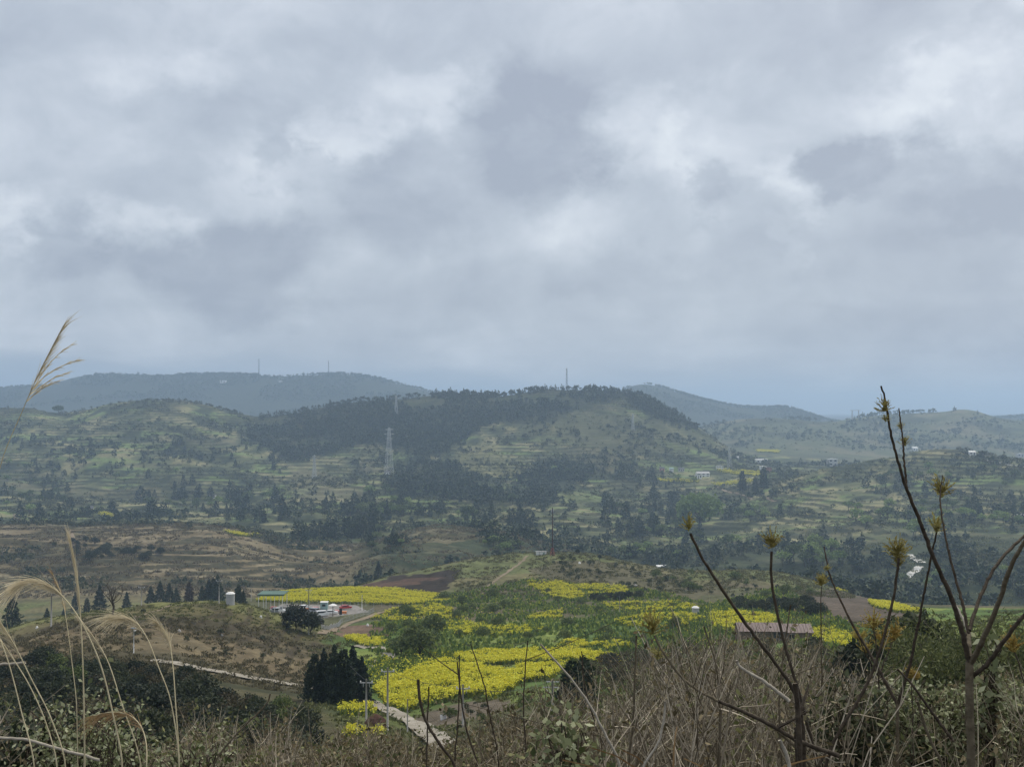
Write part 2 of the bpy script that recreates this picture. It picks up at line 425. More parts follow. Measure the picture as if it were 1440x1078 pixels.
class MB:
    """collects quads"""

    def __init__(self):
        self.V, self.F, self.M, self.n = [], [], [], 0

    def add(self, V, F, m=0):
        V, F = np.asarray(V, float).reshape(-1, 3), np.asarray(F, int).reshape(-1, 4)
        self.V.append(V)
        self.F.append(F + self.n)
        self.M.append(np.full(len(F), m))
        self.n += len(V)
        return self

    def box(self, c, s, rz=0.0, m=0, taper=1.0):
        x, y, z = s[0] / 2, s[1] / 2, s[2] / 2
        V = np.array([(-x, -y, -z), (x, -y, -z), (x, y, -z), (-x, y, -z), (-x * taper, -y * taper, z), (x * taper, -y * taper, z), (x * taper, y * taper, z), (-x * taper, y * taper, z)])
        if rz:
            ca, sa = math.cos(rz), math.sin(rz)
            V = np.stack([V[:, 0] * ca - V[:, 1] * sa, V[:, 0] * sa + V[:, 1] * ca, V[:, 2]], 1)
        return self.add(V + np.array(c), [(0, 3, 2, 1), (4, 5, 6, 7), (0, 1, 5, 4), (1, 2, 6, 5), (2, 3, 7, 6), (3, 0, 4, 7)], m)

    def tube(self, pts, r, sides=6, m=0):
        P = np.asarray(pts, float)
        n = len(P)
        r = np.full(n, r, float) if np.isscalar(r) else np.asarray(r, float)
        T = np.gradient(P, axis=0)
        T /= np.maximum(np.linalg.norm(T, axis=1, keepdims=True), 1e-9)
        ref = np.array([0.0, 0.0, 1.0]) if abs(T[:, 2]).mean() < 0.8 else np.array([0.0, 1.0, 0.0])
        A = np.cross(T, ref)
        A /= np.maximum(np.linalg.norm(A, axis=1, keepdims=True), 1e-9)
        B = np.cross(T, A)
        th = np.arange(sides) / sides * 2 * math.pi
        V = P[:, None, :] + r[:, None, None] * (np.cos(th)[None, :, None] * A[:, None, :] + np.sin(th)[None, :, None] * B[:, None, :])
        i = np.arange(n - 1)[:, None] * sides
        k = np.arange(sides)[None, :]
        k2 = (k + 1) % sides
        F = np.stack([i + k, i + k2, i + sides + k2, i + sides + k], -1).reshape(-1, 4)
        V = V.reshape(-1, 3)
        self.add(V, F, m)
        if sides in (4, 6):          # caps
            b = (n - 1) * sides
            caps = [(0, 1, 2, 3), (b + 3, b + 2, b + 1, b)] if sides == 4 else [(0, 1, 2, 3), (0, 3, 4, 5), (b + 3, b + 2, b + 1, b), (b + 5, b + 4, b + 3, b)]
            self.F.append(np.array(caps) + self.n - len(V))
            self.M.append(np.full(len(caps), m))
        return self

    def leaves(self, C, size, m=0, up=0.3, aspect=0.6, rng=RNG, dirs=None):
        """one small pointed quad per centre"""
        C = np.asarray(C, float)
        n = len(C)
        if n == 0:
            return self
        d = rng.normal(size=(n, 3)) if dirs is None else np.asarray(dirs, float)
        d /= np.maximum(np.linalg.norm(d, axis=1, keepdims=True), 1e-9)
        nr = rng.normal(size=(n, 3)) + np.array([0, 0, up * 3])
        s = np.cross(d, nr)
        s /= np.maximum(np.linalg.norm(s, axis=1, keepdims=True), 1e-9)
        sz = (np.full(n, size, float) if np.isscalar(size) else np.asarray(size, float))[:, None] * rng.uniform(0.6, 1.4, (n, 1))
        a, b = d * sz * 0.5, s * sz * 0.5 * aspect
        V = np.stack([C - a, C + b - a * 0.1, C + a, C - b - a * 0.1], 1).reshape(-1, 3)
        return self.add(V, np.arange(4 * n).reshape(-1, 4), m)

    def arrays(self):
        return np.concatenate(self.V), np.concatenate(self.F), np.concatenate(self.M)

    def mesh(self, name, mats, smooth=False):
        V, F, M = self.arrays()
        return mk_mesh(name, V, F, mats, M, smooth)


def link(name, mesh, parent=None, loc=None, rz=0.0, scale=1.0):
    o = bpy.data.objects.new(name, mesh)
    COL.objects.link(o)
    if parent is not None:
        o.parent = parent
    if loc is not None:
        o.location = loc
    if rz:
        o.rotation_euler = (0, 0, rz)
    if scale != 1.0:
        o.scale = (scale,) * 3 if np.isscalar(scale) else scale
    return o


def tag(o, label=None, cat=None, group=None, kind=None):
    for k, v in (('label', label), ('category', cat), ('group', group), ('kind', kind)):
        if v:
            o[k] = v
    return o


def thing(name, label, cat, loc=(0, 0, 0), rz=0.0, group=None):
    return tag(link(name, None, None, loc, rz), label, cat, group)


def copy_tree(o, parent=None):
    c = o.copy()
    COL.objects.link(c)
    if parent is not None:
        c.parent = parent
    for ch in o.children:
        copy_tree(ch, c)
    return c


# ------------------------------------------------------------------ materials
def principled(name, color, rough=0.85, spec=0.2):
    m = bpy.data.materials.new(name)
    m.use_nodes = True
    b = m.node_tree.nodes['Principled BSDF']
    b.inputs['Base Color'].default_value = (*color, 1)
    b.inputs['Roughness'].default_value = rough
    b.inputs['Specular IOR Level'].default_value = spec
    return m, b


def mat_noise(name, c1, c2, scale=3.0, rough=0.85, spec=0.2, bump=0.0, detail=5.0, stretch=(1, 1, 1)):
    m, b = principled(name, c1, rough, spec)
    t = m.node_tree
    tc = nd(t, 'ShaderNodeTexCoord')
    mp = nd(t, 'ShaderNodeMapping')
    mp.inputs['Scale'].default_value = stretch
    t.links.new(tc.outputs['Object'], mp.inputs[0])
    n = nd(t, 'ShaderNodeTexNoise', i_Scale=scale, i_Detail=detail, i_Roughness=0.6)
    t.links.new(mp.outputs[0], n.inputs['Vector'])
    r = nd(t, 'ShaderNodeValToRGB')
    r.color_ramp.elements[0].position, r.color_ramp.elements[0].color = 0.32, (*c1, 1)
    r.color_ramp.elements[1].position, r.color_ramp.elements[1].color = 0.68, (*c2, 1)
    t.links.new(n.outputs['Fac'], r.inputs[0])
    t.links.new(r.outputs[0], b.inputs['Base Color'])
    if bump:
        bp = nd(t, 'ShaderNodeBump', i_Strength=bump, i_Distance=0.05)
        t.links.new(n.outputs['Fac'], bp.inputs['Height'])
        t.links.new(bp.outputs[0], b.inputs['Normal'])
    return m


def mat_leaf(name, c1, c2, c3=None, rough=0.7, spec=0.25, objvar=0.5, transl=0.25):
    """leaf colour varies from leaf to leaf and from plant to plant"""
    m, b = principled(name, c1, rough, spec)
    t = m.node_tree
    g = nd(t, 'ShaderNodeNewGeometry')
    oi = nd(t, 'ShaderNodeObjectInfo')
    f = mth(t, 'ADD', mth(t, 'MULTIPLY', g.outputs['Random Per Island'], 1 - objvar), mth(t, 'MULTIPLY', oi.outputs['Random'], objvar))
    r = nd(t, 'ShaderNodeValToRGB')
    r.color_ramp.elements[0].position, r.color_ramp.elements[0].color = 0.1, (*c1, 1)
    r.color_ramp.elements[1].position, r.color_ramp.elements[1].color = 0.9, (*(c3 or c2), 1)
    if c3:
        e = r.color_ramp.elements.new(0.55)
        e.color = (*c2, 1)
    t.links.new(f, r.inputs[0])
    t.links.new(r.outputs[0], b.inputs['Base Color'])
    if transl:
        tr = nd(t, 'ShaderNodeBsdfTranslucent')
        t.links.new(r.outputs[0], tr.inputs['Color'])
        mx = nd(t, 'ShaderNodeMixShader')
        mx.inputs[0].default_value = transl
        t.links.new(b.outputs[0], mx.inputs[1])
        t.links.new(tr.outputs[0], mx.inputs[2])
        t.links.new(mx.outputs[0], t.nodes['Material Output'].inputs['Surface'])
    return m


M_BARK = mat_noise('bark', (0.035, 0.028, 0.022), (0.085, 0.07, 0.055), 8, 0.95, 0.1, 0.4)
M_CONIFER = mat_leaf('conifer_needles', (0.013, 0.025, 0.016), (0.027, 0.045, 0.023), (0.052, 0.070, 0.033), transl=0.1)
M_CONIFER_RUST = mat_leaf('rusty_conifer_needles', (0.05, 0.03, 0.018), (0.09, 0.055, 0.03), transl=0.1)
M_BROAD = mat_leaf('broad_leaves', (0.045, 0.070, 0.028), (0.085, 0.12, 0.044), (0.15, 0.185, 0.065))
M_FRESH = mat_leaf('fresh_leaves', (0.11, 0.165, 0.05), (0.17, 0.24, 0.07), (0.26, 0.32, 0.10))
M_SCRUB = mat_leaf('scrub_leaves', (0.028, 0.038, 0.021), (0.058, 0.072, 0.034), (0.105, 0.11, 0.055), objvar=0.0)
M_EVERG = mat_leaf('evergreen_leaves', (0.013, 0.021, 0.012), (0.030, 0.042, 0.019), (0.065, 0.076, 0.032), spec=0.35)
M_FLOWER = mat_leaf('rape_flowers', (0.58, 0.54, 0.04), (0.74, 0.66, 0.04), (0.68, 0.70, 0.09), objvar=0.0, transl=0.3)
M_RAPESTEM = mat_leaf('rape_stems', (0.07, 0.11, 0.024), (0.13, 0.17, 0.035), (0.30, 0.31, 0.04), objvar=0.0)
M_CROP = mat_leaf('crop_leaves', (0.07, 0.12, 0.032), (0.135, 0.20, 0.05), (0.28, 0.33, 0.065), objvar=0.0)
M_DRYSTEM = mat_leaf('dry_stems', (0.09, 0.072, 0.048), (0.23, 0.19, 0.13), (0.50, 0.44, 0.32), objvar=0.0, transl=0)
M_DRYLEAF = mat_leaf('dry_leaves', (0.06, 0.052, 0.03), (0.14, 0.12, 0.065), (0.26, 0.21, 0.12), objvar=0.0)
M_BRAMBLE = mat_leaf('bramble_leaves', (0.07, 0.09, 0.035), (0.19, 0.21, 0.095), (0.40, 0.42, 0.27), objvar=0.1, spec=0.4)
M_CANE = mat_leaf('dry_canes', (0.14, 0.115, 0.08), (0.29, 0.245, 0.18), (0.48, 0.42, 0.33), objvar=0.0, transl=0)
M_WEED = mat_leaf('weed_leaves', (0.06, 0.075, 0.03), (0.13, 0.145, 0.055), (0.24, 0.24, 0.105), objvar=0.0)
M_STALK = mat_noise('grass_stalk', (0.36, 0.31, 0.19), (0.52, 0.46, 0.30), 30, 0.6, 0.3)
M_PLUME = mat_leaf('grass_plume', (0.52, 0.45, 0.31), (0.74, 0.67, 0.50), objvar=0.2, transl=0.62)
M_PLUME_BROWN = mat_leaf('brown_grass_plume', (0.30, 0.20, 0.10), (0.44, 0.31, 0.17), objvar=0.2, transl=0.35)
M_TWIG = mat_noise('dark_twig', (0.034, 0.027, 0.020), (0.095, 0.075, 0.054), 40, 0.8, 0.2, 0.3)
M_TWIGGREY = mat_noise('grey_twig', (0.085, 0.070, 0.046), (0.165, 0.138, 0.094), 40, 0.8, 0.2, 0.3)
M_TWIGPALE = mat_noise('pale_twig', (0.30, 0.27, 0.22), (0.45, 0.41, 0.34), 40, 0.8, 0.2, 0.2)
M_BUD = mat_leaf('bud_leaves', (0.19, 0.15, 0.05), (0.33, 0.29, 0.095), (0.45, 0.43, 0.18), objvar=0.3, transl=0.3)
M_ORANGE = mat_leaf('orange_leaves', (0.27, 0.17, 0.05), (0.38, 0.28, 0.075), (0.45, 0.40, 0.13), objvar=0.2, transl=0.3)
M_CONC = mat_noise('concrete', (0.30, 0.29, 0.27), (0.42, 0.41, 0.39), 1.2, 0.9, 0.2)
M_NEWCONC = mat_noise('new_concrete', (0.52, 0.51, 0.48), (0.68, 0.67, 0.64), 0.2, 0.95, 0.1)
M_ROAD = mat_noise('road_concrete', (0.20, 0.18, 0.145), (0.36, 0.335, 0.29), 0.4, 0.95, 0.1, detail=9)
M_PATH = mat_noise('dirt_path', (0.17, 0.135, 0.095), (0.27, 0.22, 0.16), 0.3, 0.95, 0.1)
M_WHITE = mat_noise('white_plaster', (0.66, 0.66, 0.65), (0.8, 0.8, 0.79), 0.6, 0.8, 0.3)
M_GREYW = mat_noise('grey_plaster', (0.36, 0.36, 0.36), (0.5, 0.5, 0.5), 0.6, 0.85, 0.2)
M_REDW = mat_noise('red_brick', (0.30, 0.14, 0.11), (0.40, 0.22, 0.18), 1.0, 0.9, 0.2)
M_BRICK = mat_noise('brown_brick', (0.17, 0.12, 0.09), (0.24, 0.18, 0.14), 2.0, 0.9, 0.2)
M_TIN = mat_noise('maroon_tin', (0.060, 0.032, 0.034), (0.105, 0.060, 0.062), 0.9, 0.55, 0.4, stretch=(2, 0.3, 1))
M_TILE = mat_noise('grey_tile', (0.09, 0.09, 0.10), (0.16, 0.16, 0.17), 1.5, 0.8, 0.2)
M_GLASS = principled('window_glass', (0.02, 0.025, 0.03), 0.15, 0.5)[0]
M_STEEL = mat_noise('galvanised_steel', (0.34, 0.36, 0.37), (0.48, 0.50, 0.51), 2.0, 0.5, 0.5)
M_DARKSTEEL = mat_noise('dark_steel', (0.045, 0.045, 0.05), (0.09, 0.085, 0.09), 2.0, 0.6, 0.4)
M_REDSTEEL = mat_noise('red_painted_steel', (0.24, 0.05, 0.045), (0.33, 0.09, 0.08), 2.0, 0.5, 0.4)
M_REDCLOTH = mat_noise('red_sheet', (0.45, 0.03, 0.035), (0.55, 0.06, 0.06), 1.0, 0.7, 0.2)
M_ORANGEP = mat_noise('orange_plastic', (0.55, 0.16, 0.04), (0.65, 0.24, 0.08), 1.0, 0.5, 0.3)
M_PINKP = mat_noise('pink_plastic', (0.55, 0.25, 0.24), (0.7, 0.4, 0.38), 1.0, 0.5, 0.3)
M_TEAL = mat_noise('teal_panel', (0.22, 0.33, 0.32), (0.3, 0.42, 0.4), 0.8, 0.6, 0.3)
M_GREENTIN = mat_noise('green_tin', (0.05, 0.11, 0.085), (0.08, 0.15, 0.11), 0.8, 0.5, 0.4)
M_CARWHITE = principled('white_car_paint', (0.75, 0.76, 0.77), 0.25, 0.5)[0]
M_CARGREY = principled('grey_car_paint', (0.25, 0.27, 0.29), 0.25, 0.5)[0]
M_CARRED = principled('red_car_paint', (0.42, 0.03, 0.03), 0.25, 0.5)[0]
M_TYRE = principled('tyre_rubber', (0.02, 0.02, 0.02), 0.9, 0.2)[0]
M_SOLAR = principled('solar_cell', (0.12, 0.2, 0.3), 0.2, 0.5)[0]
M_DARKCLOTH = mat_noise('dark_cloth', (0.015, 0.015, 0.02), (0.03, 0.03, 0.035), 3, 0.9, 0.1)
M_SKIN = principled('skin', (0.4, 0.26, 0.19), 0.6, 0.3)[0]

# ------------------------------------------------------------------ the ground
def inpoly(px, py, poly):
    p = np.array(poly, float)
    ins = np.zeros(np.shape(px), bool)
    j = len(p) - 1
    for i in range(len(p)):
        (xi, yi), (xj, yj) = p[i], p[j]
        c = ((yi > py) != (yj > py)) & (px < (xj - xi) * (py - yi) / (yj - yi + 1e-12) + xi)
        ins ^= c
        j = i
    return ins


WOOD_POLYS = [  # pine woodland on the big hill
    [(345, 582), (420, 576), (480, 566), (560, 560), (620, 550), (780, 540), (884, 545), (884, 556), (840, 566), (790, 585), (745, 600), (700, 592), (660, 612), (640, 632), (600, 640), (560, 640), (520, 622), (470, 640), (400, 650), (345, 615)],
    [(885, 545), (905, 552), (935, 570), (965, 590), (975, 602), (925, 590), (885, 566)],
    [(560, 640), (610, 645), (650, 660), (720, 690), (745, 665), (790, 650), (830, 660), (800, 690), (770, 712), (690, 712), (600, 700), (540, 690)],
]


def build_ground():
    x, y, z, ri = GX.ravel(), GY.ravel(), GZ.ravel(), GR.ravel()
    px, py = project(x, np.maximum(y, 3), z)
    wx = 10 * fbm(x / 14, y / 14, 3, 71) * np.clip(60 / np.sqrt(np.maximum(y, 10)), 0.6, 3)
    wy = 4 * fbm(x / 17 + 40, y / 17, 3, 72) * np.clip(30 / np.sqrt(np.maximum(y, 10)), 0.4, 2)
    qx, qy = px + wx, py + wy
    nL, nM, nS = fbm(x / 170, y / 170, 4, 81), fbm(x / 34, y / 34, 4, 82), fbm(x / 8, y / 8, 3, 83)
    nB = fbm(x / 60, y / 22, 4, 84)
    C = np.zeros((len(x), 3))

    def put(mask, col, soft=1.0):
        m = (np.asarray(mask, float) * soft)[:, None]
        C[:] = C * (1 - m) + np.array(col) * m
    put(np.ones(len(x)), (0.045, 0.038, 0.026))
    put(sstep(25, 60, y), (0.042, 0.044, 0.025))
    put(sstep(-0.1, 0.35, nM) * sstep(40, 90, y), (0.075, 0.068, 0.04), 0.8)
    # meadow and crops of the near valley
    val = sstep(130, 190, y) * sstep(430, 500, qx)
    put(val, (0.075, 0.115, 0.036))
    put(val * sstep(0.05, 0.35, nM), (0.14, 0.175, 0.05))
    put(val * sstep(0.1, 0.4, -nM), (0.028, 0.042, 0.02))
    # the near left hill: bare earth below a grassy top
    lh = sstep(195, 230, y) * (1 - sstep(345, 380, y)) * (1 - sstep(445, 470, qx))
    put(lh, (0.105, 0.084, 0.052))
    put(lh * sstep(-0.1, 0.3, nM), (0.135, 0.112, 0.07), 0.8)
    put(lh * sstep(0.0, 0.35, nB), (0.045, 0.043, 0.028), 0.8)
    put(lh * sstep(285, 305, y + 22 * nM), (0.105, 0.095, 0.045), 0.75)
    put(lh * sstep(300, 312, y + 8 * nM), (0.12, 0.13, 0.05), 0.7)
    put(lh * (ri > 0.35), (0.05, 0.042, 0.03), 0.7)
    # ground behind it and under the upper fields
    mid = sstep(365, 385, y)
    put(mid, (0.075, 0.078, 0.042))
    put(mid * sstep(0.0, 0.4, nM), (0.10, 0.088, 0.058))
    # hill with the mast
    mh = sstep(500, 540, y) * (1 - sstep(650, 680, y))
    put(mh, (0.095, 0.108, 0.046))
    put(mh * sstep(0.0, 0.35, nM), (0.125, 0.115, 0.06))
    put(mh * sstep(0.15, 0.4, nB), (0.05, 0.058, 0.03), 0.8)
    put(inpoly(qx, qy, [(740, 797), (790, 788), (850, 788), (900, 800), (960, 812), (1000, 830), (985, 850), (900, 832), (830, 820), (770, 812)]) & (y > 400) & (y < 660), (0.088, 0.082, 0.050))
    put(inpoly(qx, qy, [(462, 836), (500, 826), (545, 812), (600, 805), (636, 799), (640, 812), (628, 822), (642, 838), (560, 832)]) & (y > 400) & (y < 680), (0.030, 0.024, 0.020))
    put(inpoly(qx, qy, [(470, 828), (540, 816), (600, 812), (620, 814), (560, 822)]) & (y > 400) & (y < 680), (0.07, 0.045, 0.034))
    put(inpoly(qx, qy, [(1110, 838), (1170, 826), (1230, 842), (1290, 860), (1270, 880), (1190, 880), (1120, 868)]) & (y > 240) & (y < 640), (0.085, 0.07, 0.056))
    put(inpoly(qx, qy, [(480, 878), (540, 876), (550, 892), (500, 896), (470, 890)]) & (y > 240) & (y < 420), (0.115, 0.082, 0.06))
    # the car park
    put(inpoly(px, py, [(366, 866), (418, 873), (520, 860), (500, 850), (396, 849)]) & (y > 330) & (y < 470), (0.20, 0.19, 0.18))
    # bare earth bank by the road
    put(inpoly(qx, qy, [(590, 1010), (640, 990), (720, 984), (740, 992), (690, 1002), (640, 1020), (600, 1026)]) & (y > 100) & (y < 260), (0.10, 0.085, 0.065))
    put(inpoly(qx, qy, [(770, 972), (880, 968), (880, 985), (770, 990)]) & (y > 100) & (y < 260), (0.06, 0.10, 0.025))
    # brown terraced hills
    br = sstep(640, 690, y) * (1 - sstep(1060, 1110, y))
    side = 1 - sstep(470, 560, qx) * (1 - 0.7 * inpoly(qx, qy, [(530, 760), (600, 738), (690, 752), (620, 764)]))
    put(br * side, (0.132, 0.108, 0.066))
    put(br * side * sstep(0.05, 0.4, nM), (0.17, 0.146, 0.09), 0.8)
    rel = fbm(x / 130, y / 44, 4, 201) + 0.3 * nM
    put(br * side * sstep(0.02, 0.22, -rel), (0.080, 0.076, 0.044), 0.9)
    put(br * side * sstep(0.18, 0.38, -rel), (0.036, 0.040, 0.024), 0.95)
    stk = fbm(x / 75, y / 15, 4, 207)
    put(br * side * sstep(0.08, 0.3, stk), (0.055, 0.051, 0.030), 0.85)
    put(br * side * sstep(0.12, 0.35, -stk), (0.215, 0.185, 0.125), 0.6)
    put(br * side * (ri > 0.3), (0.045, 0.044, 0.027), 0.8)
    put(br * (1 - side), (0.042, 0.052, 0.028))
    put(br * (1 - side) * sstep(0.1, 0.4, nB), (0.11, 0.105, 0.062), 0.5)
    put(br * (1 - side) * (ri > 0.3), (0.036, 0.042, 0.024), 0.8)
    # valley and big hills: dry grass, pasture, scrubby risers
    fa = sstep(1070, 1130, y)
    put(fa, (0.088, 0.098, 0.050))
    put(fa * sstep(0.0, 0.35, nM), (0.205, 0.192, 0.105), 0.9)
    put(fa * sstep(0.12, 0.4, nB), (0.125, 0.175, 0.06), 0.85)
    put(fa * sstep(0.05, 0.4, -nL), (0.058, 0.058, 0.036), 0.7)
    put(fa * sstep(0.1, 0.4, -nM), (0.030, 0.038, 0.022), 0.9)
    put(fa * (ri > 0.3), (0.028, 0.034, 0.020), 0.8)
    for (poly, col) in [([(640, 628), (700, 625), (730, 665), (690, 672), (640, 650)], (0.15, 0.15, 0.075)), ([(400, 655), (450, 660), (505, 690), (500, 708), (420, 706)], (0.15, 0.14, 0.085)),
                        ([(500, 645), (545, 645), (555, 668), (505, 665)], (0.14, 0.13, 0.08)), ([(555, 628), (600, 640), (600, 655), (560, 650)], (0.11, 0.14, 0.06)),
                        ([(780, 690), (840, 690), (850, 705), (790, 708)], (0.11, 0.14, 0.055)), ([(710, 590), (790, 575), (950, 590), (1000, 620), (960, 640), (860, 630), (760, 625)], (0.088, 0.094, 0.052))]:
        put(inpoly(qx, qy, poly) & (y > 1050) & (y < 2600), col, 0.55)
    put(sstep(2500, 2800, y), (0.075, 0.085, 0.046))
    put(sstep(2500, 2800, y) * sstep(0.0, 0.35, fbm(x / 90, y / 120, 4, 88)), (0.13, 0.12, 0.075), 0.8)
    put(sstep(2500, 2800, y) * sstep(0.1, 0.35, -fbm(x / 110, y / 110, 4, 89)), (0.035, 0.042, 0.025), 0.8)
    put(sstep(4300, 4500, y), (0.03, 0.036, 0.024))
    for poly in WOOD_POLYS:
        put(inpoly(px + 2.2 * wx, py + 2.2 * wy, poly) & (y > 1150) & (y < 2700), (0.026, 0.033, 0.021), 0.8)
    C *= (1 + 0.28 * nS)[:, None]
    C *= 1.15
    i = np.arange(NY - 1)[:, None] * NU
    k = np.arange(NU - 1)[None, :]
    F = np.stack([i + k, i + k + 1, i + NU + k + 1, i + NU + k], -1).reshape(-1, 4)
    m, b = principled('ground_cover', (0.1, 0.1, 0.05), 0.95, 0.05)
    t = m.node_tree
    at_ = nd(t, 'ShaderNodeAttribute', attribute_name='landcover')
    tc = nd(t, 'ShaderNodeTexCoord')
    n = nd(t, 'ShaderNodeTexNoise', i_Scale=0.45, i_Detail=8.0, i_Roughness=0.7)
    t.links.new(tc.outputs['Object'], n.inputs['Vector'])
    mr = nd(t, 'ShaderNodeMapRange')
    mr.inputs['From Min'].default_value, mr.inputs['From Max'].default_value = 0.3, 0.7
    mr.inputs['To Min'].default_value, mr.inputs['To Max'].default_value = 0.6, 1.4
    t.links.new(n.outputs['Fac'], mr.inputs['Value'])
    vm = nd(t, 'ShaderNodeVectorMath', operation='SCALE')
    t.links.new(at_.outputs['Color'], vm.inputs[0])
    t.links.new(mr.outputs[0], vm.inputs['Scale'])
    t.links.new(vm.outputs[0], b.inputs['Base Color'])
    bp = nd(t, 'ShaderNodeBump', i_Strength=0.6, i_Distance=0.4)
    t.links.new(n.outputs['Fac'], bp.inputs['Height'])
    t.links.new(bp.outputs[0], b.inputs['Normal'])
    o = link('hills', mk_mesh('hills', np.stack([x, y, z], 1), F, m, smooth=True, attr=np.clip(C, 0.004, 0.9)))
    tag(o, 'rolling terraced hills and valley floor under grass, scrub and bare earth', 'hills', kind='structure')


build_ground()


def drape(name, label, cat, pts, width, mat, ymin=0.0, lift=0.12, step=1.2, wvar=0.0):
    """a strip of road or path laid over the ground along photo points"""
    P = np.array([tuple(ground(px, py, ymin))[:2] for px, py in pts])
    d = np.concatenate([[0], np.cumsum(np.linalg.norm(np.diff(P, axis=0), axis=1))])
    n = max(int(d[-1] / step), 4)
    s = np.linspace(0, d[-1], n)
    X, Y = np.interp(s, d, P[:, 0]), np.interp(s, d, P[:, 1])
    ker = np.ones(9) / 9
    if n > 20:
        X, Y = [np.convolve(np.pad(a, 4, mode='edge'), ker, 'valid') for a in (X, Y)]
    T = np.stack([np.gradient(X), np.gradient(Y)], 1)
    T /= np.maximum(np.linalg.norm(T, axis=1, keepdims=True), 1e-6)
    N = np.stack([-T[:, 1], T[:, 0]], 1)
    m = 7
    off = np.linspace(-0.5, 0.5, m)
    w = width * (1 + wvar * fbm(s / 6, s * 0, 2, 5))
    GXx = X[:, None] + N[:, 0:1] * off[None, :] * w[:, None]
    GYy = Y[:, None] + N[:, 1:2] * off[None, :] * w[:, None]
    Z = H(GXx.ravel(), GYy.ravel()).reshape(n, m)
    Z = np.repeat(Z.mean(1, keepdims=True), m, 1) * 0.5 + Z * 0.5 + lift
    V = np.stack([GXx, GYy, Z], -1).reshape(-1, 3)
    i, k = np.arange(n - 1)[:, None] * m, np.arange(m - 1)[None, :]
    F = np.stack([i + k, i + k + 1, i + m + k + 1, i + m + k], -1).reshape(-1, 4)
    o = link(name, mk_mesh(name, V, F, mat, smooth=True))
    return tag(o, label, cat, kind='structure')


drape('road', 'pale concrete lane running between the yellow field and the bushes', 'road', [(640, 1072), (622, 1052), (604, 1036), (585, 1021), (560, 1010), (530, 996), (505, 984), (480, 975), (445, 968), (400, 962), (350, 954), (300, 945), (245, 935), (205, 929)], 2.9, M_ROAD, 90, 0.4, wvar=0.2)
drape('lane', 'dirt lane bending behind the dark conifer clump', 'road', [(470, 962), (520, 938), (545, 926), (550, 918), (530, 911), (500, 907)], 3.2, M_ROAD, 150, 0.3, wvar=0.6)
drape('lane', 'light track climbing beside the car park fence', 'road', [(452, 893), (470, 884), (490, 877), (520, 868), (545, 860)], 2.6, M_PATH, 230, 0.25)
drape('path', 'worn dirt path climbing the hill to the mast', 'path', [(684, 826), (700, 814), (718, 801), (733, 790), (742, 781)], 1.5, M_PATH, 420, 0.2, wvar=0.5)
drape('path', 'pale dirt track down the brown terraced slope', 'path', [(96, 745), (100, 752), (104, 762), (106, 778)], 4.0, M_PATH, 600, 0.3)
drape('road', 'pale zigzag road cut into the right slope', 'road', [(1280, 779), (1283, 783), (1290, 787), (1298, 792)], 5.0, M_NEWCONC, 640, 0.4)
drape('road', 'broad pale cut of new road below the zigzag', 'road', [(1296, 796), (1288, 803), (1280, 808), (1273, 813)], 6.0, M_NEWCONC, 640, 0.4, wvar=0.3)
drape('road', 'grey lane below the hamlet on the right slope', 'road', [(998, 686), (1020, 691), (1050, 697), (1092, 707)], 5.0, M_PATH, 1200, 0.5, 4)
drape('road', 'pale lane along the top of the right hill', 'road', [(1386, 647), (1400, 650), (1420, 654), (1440, 657)], 6.0, M_CONC, 1200, 0.5, 4)
drape('path', 'pale bare strip on the left valley floor', 'path', [(22, 722), (24, 728), (20, 735)], 6.0, M_PATH, 1050, 0.5, 4)
drape('path', 'light path over the top of the near left hill', 'path', [(190, 868), (215, 860), (240, 851)], 1.2, M_PATH, 220, 0.12)


# ------------------------------------------------------------------ tree and bush builders
def cone_points(rng, n, h, r, base=0.08, pw=0.85, ragged=0.35):
    t = rng.beta(1.1, 1.6, n)
    th = rng.uniform(0, 2 * math.pi, n)
    ph = rng.uniform(0, 6.3, 3)
    lob = 1 + ragged * (0.5 * np.sin(3 * th + ph[0] + 9 * t) + 0.5 * np.sin(5 * th + ph[1] - 17 * t))
    R = r * (1 - t) ** pw * np.sqrt(rng.uniform(0.25, 1, n)) * lob
    tier = 1 + 0.22 * np.sin(t * 34 + ph[2])
    return np.stack([R * tier * np.cos(th), R * tier * np.sin(th), h * (base + (1 - base) * t)], 1), th


def limb(mb, a, b, r0, r1, m=0, n=4, bend=0.1, rng=RNG, sides=4):
    a, b = np.asarray(a, float), np.asarray(b, float)
    L = np.linalg.norm(b - a)
    t = np.linspace(0, 1, n + 1)[:, None]
    off = rng.normal(size=(1, 3)) * L * bend
    P = a + (b - a) * t + off * np.sin(t * math.pi)
    mb.tube(P, np.linspace(r0, r1, n + 1), sides, m)
    return P


